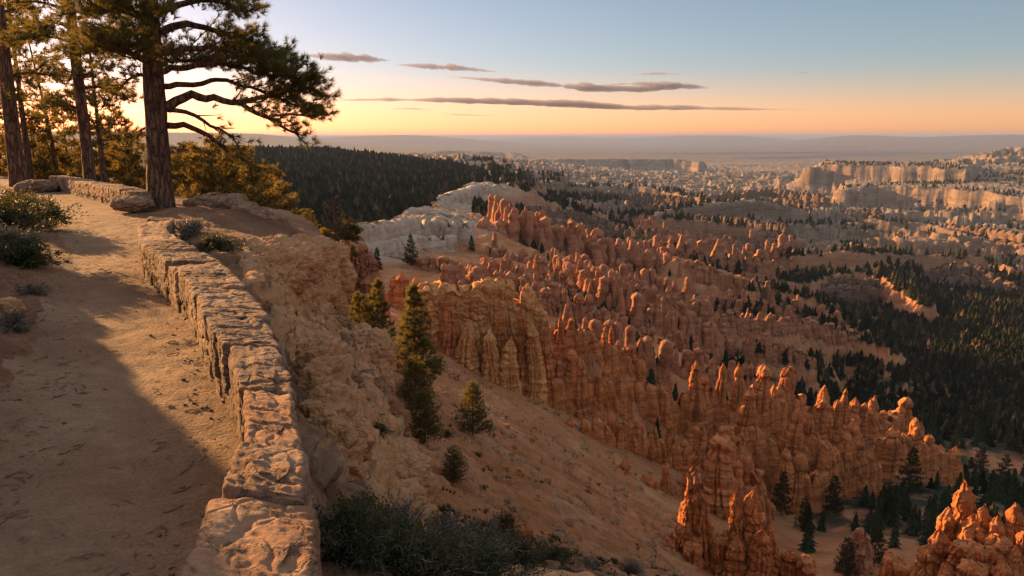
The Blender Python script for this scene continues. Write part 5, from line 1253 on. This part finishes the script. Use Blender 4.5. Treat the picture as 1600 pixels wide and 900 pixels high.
# ------------------------------------------------------------------ shrubs
def shrub(label, c, rad, h, seed, mat, nleaf=5000, leaf=.03, twigs=60, spiky=.0, cat='shrub', name='shrub', tmat=None, flat=.7):
    r2 = np.random.RandomState(seed); c = np.array(c, float); e = empty(name, tuple(c)); tag(e, label, cat)
    mb = MB(); tips = []
    for k in range(twigs):
        az = r2.uniform(0, 6.28); el = r2.uniform(.15, 1.45); L = 1 / math.sqrt((math.cos(el) / rad) ** 2 + (math.sin(el) / h) ** 2) * r2.uniform(.7, 1.08)
        d = np.array([math.cos(az) * math.cos(el), math.sin(az) * math.cos(el), math.sin(el)]); q = d * np.linspace(0, 1, 7)[:, None] * L + np.cumsum(r2.normal(0, .03 * L, (7, 3)), 0); q[:, 2] -= .05
        mb.add(*(lambda a: (a[0], None, a[1]))(tube(q, np.linspace(.012, .003, 7) * (rad / .6) ** .5, 4)))
        for j in range(7):
            s = r2.randint(2, 7); dd = unit(d + r2.normal(0, .6, 3)); l2 = L * r2.uniform(.12, .35); q2 = q[s] + dd * np.linspace(0, 1, 4)[:, None] * l2 + r2.normal(0, .01, (4, 3))
            mb.add(*(lambda a: (a[0], None, a[1]))(tube(q2, np.linspace(.005, .002, 4) * (rad / .6) ** .5, 3))); tips.append((q2[3], dd)); tips.append((q2[1], dd))
    mb.build('stems', tmat or M_TWIG, e)
    if nleaf:
        k = r2.randint(0, len(tips), nleaf); cen = np.array([tips[i][0] for i in k]) + r2.normal(0, .05 * rad, (nleaf, 3)); d = np.array([tips[i][1] for i in k]) + r2.normal(0, .7, (nleaf, 3)); d = unit(d)
        cen[:, 2] = np.maximum(cen[:, 2], -.02)
        w = unit(np.cross(d, r2.normal(size=(nleaf, 3)))) * leaf * .28; ll = leaf * r2.uniform(.7, 1.3, (nleaf, 1))
        V = np.stack([cen, cen + d * ll * .5 + w, cen + d * ll, cen + d * ll * .5 - w], 1).reshape(-1, 3)
        mesh_obj('foliage', V, [np.arange(len(V)).reshape(-1, 4)], mat, e, smooth=False)
    return e
def on_ground(px, py, r):
    q = P(px, py, r); return (q[0], q[1], ground_z(q[0], q[1]))
shrub('big dark shrub low on the left bank at the bend of the path', on_ground(30,305,18.5), .8, .48, 1, M_SHRUB, 12000, .06, 90)
shrub('dark leafy shrub on the left bank above the shaded path', on_ground(34,370,12.6), .42, .34, 2, M_SHRUB, 10000, .04, 80)
shrub('rounded green shrub at the left edge of the picture on the bank top', on_ground(2,318,14.5), .7, .5, 3, M_SHRUB, 9000, .045, 80)
shrub('grey leafless shrub between the green shrubs on the left bank', on_ground(12,365,12.9), .5, .4, 4, M_DRYSH, 2500, .03, 90)
shrub('small dark shrub behind the others high on the left bank', on_ground(22,285,19.5), .9, .5, 5, M_SHRUB, 7000, .05, 70)
shrub('dry tangled shrub low on the bank at the left edge', on_ground(14,465,8.9), .28, .20, 6, M_DRYSH, 1200, .02, 70)
shrub('small dry bush in the middle of the left bank', on_ground(42,425,10.6), .25, .16, 7, M_DRYSH, 1000, .02, 50)
shrub('low green shrub tucked behind the far end of the wall', on_ground(338,388,12.9), .42, .2, 8, M_SHRUB, 5000, .035, 50)
shrub('dry brownish shrub on the mound beside the wall end', on_ground(300,372,14.2), .5, .24, 9, M_DRYSH, 3000, .03, 80)
for i, (px, py, r, rad, h, lb, mt, nl) in enumerate([(560,850,7.0,.62,.42,'big dark shrub nearest the wall at the bottom of the picture',M_SHRUB,14000),(640,880,7.2,.8,.45,'wide dark shrub in the middle of the bottom thicket',M_SHRUB,14000),
     (735,895,8.0,.8,.42,'dark shrub at the right of the bottom thicket',M_SHRUB,12000),(620,835,8.4,.6,.4,'bare grey twiggy shrub behind the dark thicket',M_DRYSH,0),(760,865,9.0,.7,.42,'grey twiggy shrub right in the bottom thicket',M_DRYSH,600),(690,845,9.2,.55,.36,'grey leafless shrub above the wide dark shrub',M_DRYSH,500),
     (860,885,13,.55,.4,'sunlit green shrub at the bottom edge right of the glowing knob',M_SHRUB,6000),(800,885,9.5,.6,.45,'low dark shrub under the glowing knob',M_SHRUB,7000),(530,885,5.6,.5,.35,'dark shrub in the bottom corner against the wall',M_SHRUB,9000),(985,895,28,.7,.5,'bare grey brush at the bottom edge by the lone spire',M_DRYSH,300),(920,893,20,.5,.35,'dry brush at the bottom edge on the sandy slope',M_DRYSH,300)]):
    q = hit(px, py, 3.6); k = math.hypot(q[0], q[1]) / r; shrub(lb, q, rad * k, h * k, 20 + i, mt, nl, .034 * k, 110)
for i, (px, py, r, lb) in enumerate([(520,640,9.5,'small dry bush growing on the orange shoulder'),(595,755,10.0,'little green tuft on the near crag'),(660,620,35,'small scrub on the sandy slope under the stout pine'),(700,660,48,'dark scrub on the slope below the broad pine'),(745,715,50,'dark scrub patch beside the pine sapling')]):
    q = on_ground(px, py, r); k = max(1, r / 18); shrub(lb, q, .22 * k, .14 * k, 50 + i, M_SHRUB if i else M_DRYSH, 900, .03 * k, 40)

# dry grass and low scrub dotted over the orange slope
r10 = np.random.RandomState(61); n_ = 2600; a_ = np.radians(r10.uniform(-13, 15, n_)); rd = np.exp(r10.uniform(math.log(9), math.log(105), n_)); gx, gy = rd * np.sin(a_), rd * np.cos(a_)
tt = terrain(gx, gy); ok_ = (tt['m1'] < .05) & (fbm2(gx / 9 + 4, gy / 9, 3) > .12); gx, gy, gz, rd = gx[ok_], gy[ok_], tt['z'][ok_], rd[ok_]; print('scrub', len(gx))
Cg = np.stack([gx, gy, gz + .02], 1).repeat(4, 0) + r10.normal(0, .12, (len(gx) * 4, 3)) * (np.repeat(rd, 4) / 40)[:, None] * [1, 1, .2]
Vt, Tt = tufts(Cg, np.tile([[0, 0, 1.]], (len(Cg), 1)), np.repeat(.12 + .22 * r10.rand(len(gx)) ** 2 * (rd / 40), 4), 22, .02, r10, (.1, 1.2), .1)
tag(mesh_obj('scrub', Vt, [Tt], M_DARKN, smooth=False), 'low dark scrub and dry grass dotted over the orange slope', 'scrub', kind='stuff')
# ------------------------------------------------------------------ forests
r8 = np.random.RandomState(99)
def conifer_arrays(seed, tiers, spikes, wid=.24, ragged=.25):
    """unit-height conifer: jagged drooping tiers round a trunk"""
    r = np.random.RandomState(seed); V = []; T_ = []; k = 0
    for i in range(tiers):
        z = .10 + .86 * i / tiers; R = wid * (1 - (i / tiers)) ** .8 * r.uniform(.8, 1.15) + .015; zt = z + 1.5 * .86 / tiers
        n = spikes; th = np.arange(2 * n) / (2 * n) * 2 * np.pi + r.uniform(0, 6)
        rad = np.where(np.arange(2 * n) % 2, R * r.uniform(.35, .6, 2 * n), R * (1 + ragged * r.uniform(-1, .6, 2 * n)))
        ring = np.stack([rad * np.cos(th), rad * np.sin(th), z - rad * .35 + r.uniform(-.01, .01, 2 * n)], 1)
        V += [ring, [[0, 0, min(zt, 1.0)]]]; a = k + np.arange(2 * n); b = k + (np.arange(2 * n) + 1) % (2 * n)
        T_.append(np.stack([a, b, np.full(2 * n, k + 2 * n)], 1)); k += 2 * n + 1
    V.append([[.018, 0, -.1], [-.009, .016, -.1], [-.009, -.016, -.1], [0, 0, .5]]); T_.append(np.array([[0, 1, 3], [1, 2, 3], [2, 0, 3]]) + k)
    return np.concatenate(V), np.concatenate(T_)
def forest_mesh(name, label, pos, hts, protos, mat, seed):
    r = np.random.RandomState(seed); mb = MB(); tint = []
    for (x, y, z), h in zip(pos, hts):
        V, T_ = protos[r.randint(len(protos))]; a = r.uniform(0, 6.28); ca, sa = math.cos(a), math.sin(a); w = h * r.uniform(.8, 1.35)
        W = np.stack([(V[:, 0] * ca - V[:, 1] * sa) * w + x, (V[:, 0] * sa + V[:, 1] * ca) * w + y, V[:, 2] * h + z], 1); mb.add(W, T_); tint.append(np.full(len(V), r.rand()))
    o = mb.build(name, mat, smooth=False); at = o.data.attributes.new('tint', 'FLOAT', 'POINT'); at.data.foreach_set('value', np.concatenate(tint).astype(np.float32)); tag(o, label, 'forest', kind='stuff'); return o
LOWP = [conifer_arrays(200 + i, 4, 5, .34, .5) for i in range(10)]
MIDP = [conifer_arrays(220 + i, 9, 7, .25, .35) for i in range(6)]
def cand(n, az0, az1, r0, r1):
    az = np.radians(r8.uniform(az0, az1, n)); r = np.exp(r8.uniform(math.log(r0), math.log(r1), n)); return r * np.sin(az), r * np.cos(az), r
# forested hill
x, y, r = cand(48000, -26, -1, 230, 2300); t = terrain(x, y)
m = (t['hill'] > .45) & (r8.rand(len(x)) < .95); x, y, r, z = x[m], y[m], r[m], t['z'][m]
print('hill trees', len(x))
n = min(len(x), 19000); forest_mesh('hill_forest', 'dense dark conifer forest covering the hill beyond the white cliffs', np.stack([x, y, z - .3], 1)[:n], (r8.uniform(6.5, 15, n) * r8.uniform(.7, 1.1, n)), LOWP, M_FARN, 1)
# canyon conifers
x, y, r = cand(52000, 1, 44, 95, 1400); t = terrain(x, y); az = t['az']; z = t['z']
den = fbm2(x / 55, y / 55, 5); sl = np.hypot(terrain(x + 2, y)['z'] - z, terrain(x, y + 2)['z'] - z) / 2
floor_ = sstep(13, 22, az) * (.10 * sstep(90, 130, r) + .90 * sstep(190, 300, r)) * (1 - sstep(700, 1100, r))
prob = np.where(r < 235, .4, 1) * (.07 + .95 * floor_) * sstep(-.35, .25, den + .5 * floor_ - .12) * (sl < .85)
# keep trees off the hoodoo rows
for q, hw, *_ in RIDGES[:len(ROWS) + len(ROWS2)]:
    d, *_r = seg_dist(x, y, q); prob = prob * (d > 5)
m = (r8.rand(len(x)) < prob) & (t['hill'] < .1); x, y, r, z = x[m], y[m], r[m], z[m]
h = r8.uniform(2.6, 5.6, len(x)) * (1 + .6 * sstep(250, 700, r))
o_ = np.argsort(-h / r); x, y, r, z, h = x[o_], y[o_], r[o_], z[o_], h[o_]; print('canyon trees', len(x))
K = 230
meshes = []
for i, (V_, T_) in enumerate(MIDP):
    q = mesh_obj('conifer', V_, [T_], M_DARKN, smooth=False); meshes.append(q.data); bpy.data.objects.remove(q)
for i in range(min(K, len(x))):
    o = bpy.data.objects.new('conifer', meshes[i % 6]); COL.objects.link(o); o.location = (x[i], y[i], z[i] - .2); w = h[i] * r8.uniform(.85, 1.3); o.scale = (w, w, h[i]); o.rotation_euler = (0, 0, r8.uniform(0, 6.28))
    fy = y[i] * CP - z[i] * SP; u_ = 800 + F_PX * x[i] / fy; v_ = 450 - F_PX * (y[i] * SP + z[i] * CP) / fy
    zone = ('in the shaded hollow at the foot of the main fin' if v_ > 690 and u_ > 1180 else 'on the open ground right of the main fin end' if u_ > 1480 and v_ > 600 else 'just beyond the skyline edge of the main fin' if v_ > 560 and u_ > 1180
            else 'between the giant hoodoos and the rows behind them' if v_ > 540 else 'in the wooded gully behind the long spur' if u_ > 1180 else 'among the stepped rows behind the golden fin' if v_ > 430 and u_ < 1000 else 'on the spur right of the stepped rows' if v_ > 430 else 'on the slopes near the white cliffs' if u_ < 860 else 'between the far red hoodoo rows')
    size = 'tall' if h[i] > 4.9 else 'middling' if h[i] > 3.8 else 'low'
    tag(o, '%s dark conifer %s' % (size, zone), 'conifer', '%s conifers %s' % (size, zone))
forest_mesh('valley_forest', 'dark conifer forest spreading over the valley floor and the far slopes', np.stack([x, y, z - .2], 1)[K:], h[K:], LOWP, M_FARN, 2)
# brush dots on the badlands
x, y, r = cand(34000, -3, 44, 500, 4200); t = terrain(x, y); z = t['z']; sl = np.hypot(terrain(x + 4, y)['z'] - z, terrain(x, y + 4)['z'] - z) / 4
m = (fbm2(x / 180, y / 130, 5) + .5 * fbm2(x / 40, y / 40, 3) > -.03) & (sl < .7) & (t['hill'] < .1); x, y, z = x[m], y[m], z[m]; print('brush', len(x))
forest_mesh('far_brush', 'scattered dark trees in the gullies of the distant badlands', np.stack([x, y, z], 1), r8.uniform(6, 12, len(x)), [conifer_arrays(300 + i, 2, 4, .35) for i in range(4)], M_FARN, 3)

# ------------------------------------------------------------------ clouds: thin drifting bodies of droplets, far out over the plain
def mat_cloud():
    m = bpy.data.materials.new('cloud_droplets'); m.use_nodes = True; nt = m.node_tree; nt.nodes.clear(); out = nt.nodes.new('ShaderNodeOutputMaterial')
    v = nt.nodes.new('ShaderNodeVolumePrincipled'); v.inputs['Color'].default_value = (.36, .34, .42, 1); v.inputs['Density'].default_value = .0030; v.inputs['Anisotropy'].default_value = .1
    nt.links.new(v.outputs[0], out.inputs['Volume']); return m
M_CLOUD = mat_cloud()
def cloud(label, pts, seed):
    """pts: (px, py, half thickness px); one long lens of vapour"""
    D = 17000.0; q = np.array([P(a[0], a[1], D) for a in pts]); th = np.array([a[2] / F_PX * D for a in pts]); n = 90; seg = 20; r = np.random.RandomState(seed)
    t = np.linspace(0, len(pts) - 1, n); c = np.stack([np.interp(t, np.arange(len(pts)), q[:, k]) for k in range(3)], 1); w = np.interp(t, np.arange(len(pts)), th)
    s = np.linspace(0, 1, n); w = w * np.sqrt(np.clip(np.sin(np.pi * s), 0, 1)) * (1 + .55 * noise2(s * 9 + seed, s * 0) + .45 * noise2(s * 25 + seed, s * 0 + 4) + .3 * noise2(s * 70 + seed, s * 0 + 4)) + 2
    a = np.linspace(0, 2 * np.pi, seg, endpoint=False); nz_ = 1 + .35 * noise3(np.cos(a)[None] * 1.5 + seed, np.sin(a)[None] * 1.5, s[:, None] * 22)
    V = c[:, None, :] + np.stack([np.zeros((n, seg)), w[:, None] * 7 * np.cos(a) * nz_, w[:, None] * np.sin(a) * nz_ * np.where(np.sin(a) > 0, 1, .6)], -1)
    c0 = c.mean(0); mb = MB(); mb.add(V.reshape(-1, 3) - c0, None, grid_faces(n, seg, True)); k = (n - 1) * seg
    V_ = mb.V[0]; mb.V[0] = np.concatenate([V_, V_[:seg].mean(0)[None], V_[k:].mean(0)[None]]); j = np.arange(seg); mb.T.append(np.stack([(j + 1) % seg, j, np.full(seg, n * seg)], 1)); mb.T.append(np.stack([k + j, k + (j + 1) % seg, np.full(seg, n * seg + 1)], 1))
    o = mb.build('cloud', M_CLOUD); o.location = tuple(c0); tag(o, label, 'cloud')
cloud('short grey cloud streak highest on the left, nearest the big pine', [(470,86,2), (510,90,5), (570,92,6), (612,95,2)], 1)
cloud('thin pale cloud streak right of the highest one', [(618,101,2), (660,104,4), (720,107,4), (782,113,2)], 2)
cloud('long mauve cloud streak in the middle of the sky', [(695,119,1.5), (760,125,4), (850,132,5), (930,139,5), (1000,140,6), (1060,136,6), (1112,138,2)], 3)
cloud('slim upper wisp joined to the middle cloud streak', [(940,132,1.5), (990,131,2.5), (1050,132,4), (1112,136,1.5)], 4)
cloud('longest low cloud streak stretching over the plain', [(508,157,2), (600,156,4.5), (700,157,5), (800,160,6), (900,164,6), (980,169,5), (1080,169,3.5), (1180,171,3), (1270,171,1.5)], 5)
cloud('faint wisp under the left end of the lowest streak', [(610,170,1), (640,170,1.5), (672,171,1)], 6)
cloud('small faint wisp high above the middle streak', [(985,117,1), (1020,115,2), (1075,116,1)], 7)
cloud('tiny lone wisp on the right side of the sky', [(1246,113,.8), (1255,113,1.4), (1264,114,.8)], 8)
cloud('faint wisp under the middle of the longest streak', [(690,178,1), (730,180,1.2), (775,181,1)], 9)

# ------------------------------------------------------------------ haze: one closed box of even air
m = bpy.data.materials.new('haze_air'); m.use_nodes = True; nt = m.node_tree; nt.nodes.clear(); out = nt.nodes.new('ShaderNodeOutputMaterial')
v = nt.nodes.new('ShaderNodeVolumePrincipled'); v.inputs['Color'].default_value = (.26, .34, .54, 1); v.inputs['Density'].default_value = 4.2e-5; v.inputs['Anisotropy'].default_value = .05
nt.links.new(v.outputs[0], out.inputs['Volume'])
zlo = float(Z2.min()) - 1; zhi = max(float(Z2.max()), 16) + 6; S_ = 82000
HV = [(x, y, z) for z in (zlo, zhi) for x, y in ((-S_, -S_), (S_, -S_), (S_, S_), (-S_, S_))]
o = mesh_obj('haze', HV, [np.array([[0, 3, 2, 1], [4, 5, 6, 7], [0, 1, 5, 4], [1, 2, 6, 5], [2, 3, 7, 6], [3, 0, 4, 7]])], m, smooth=False); tag(o, kind='stuff')
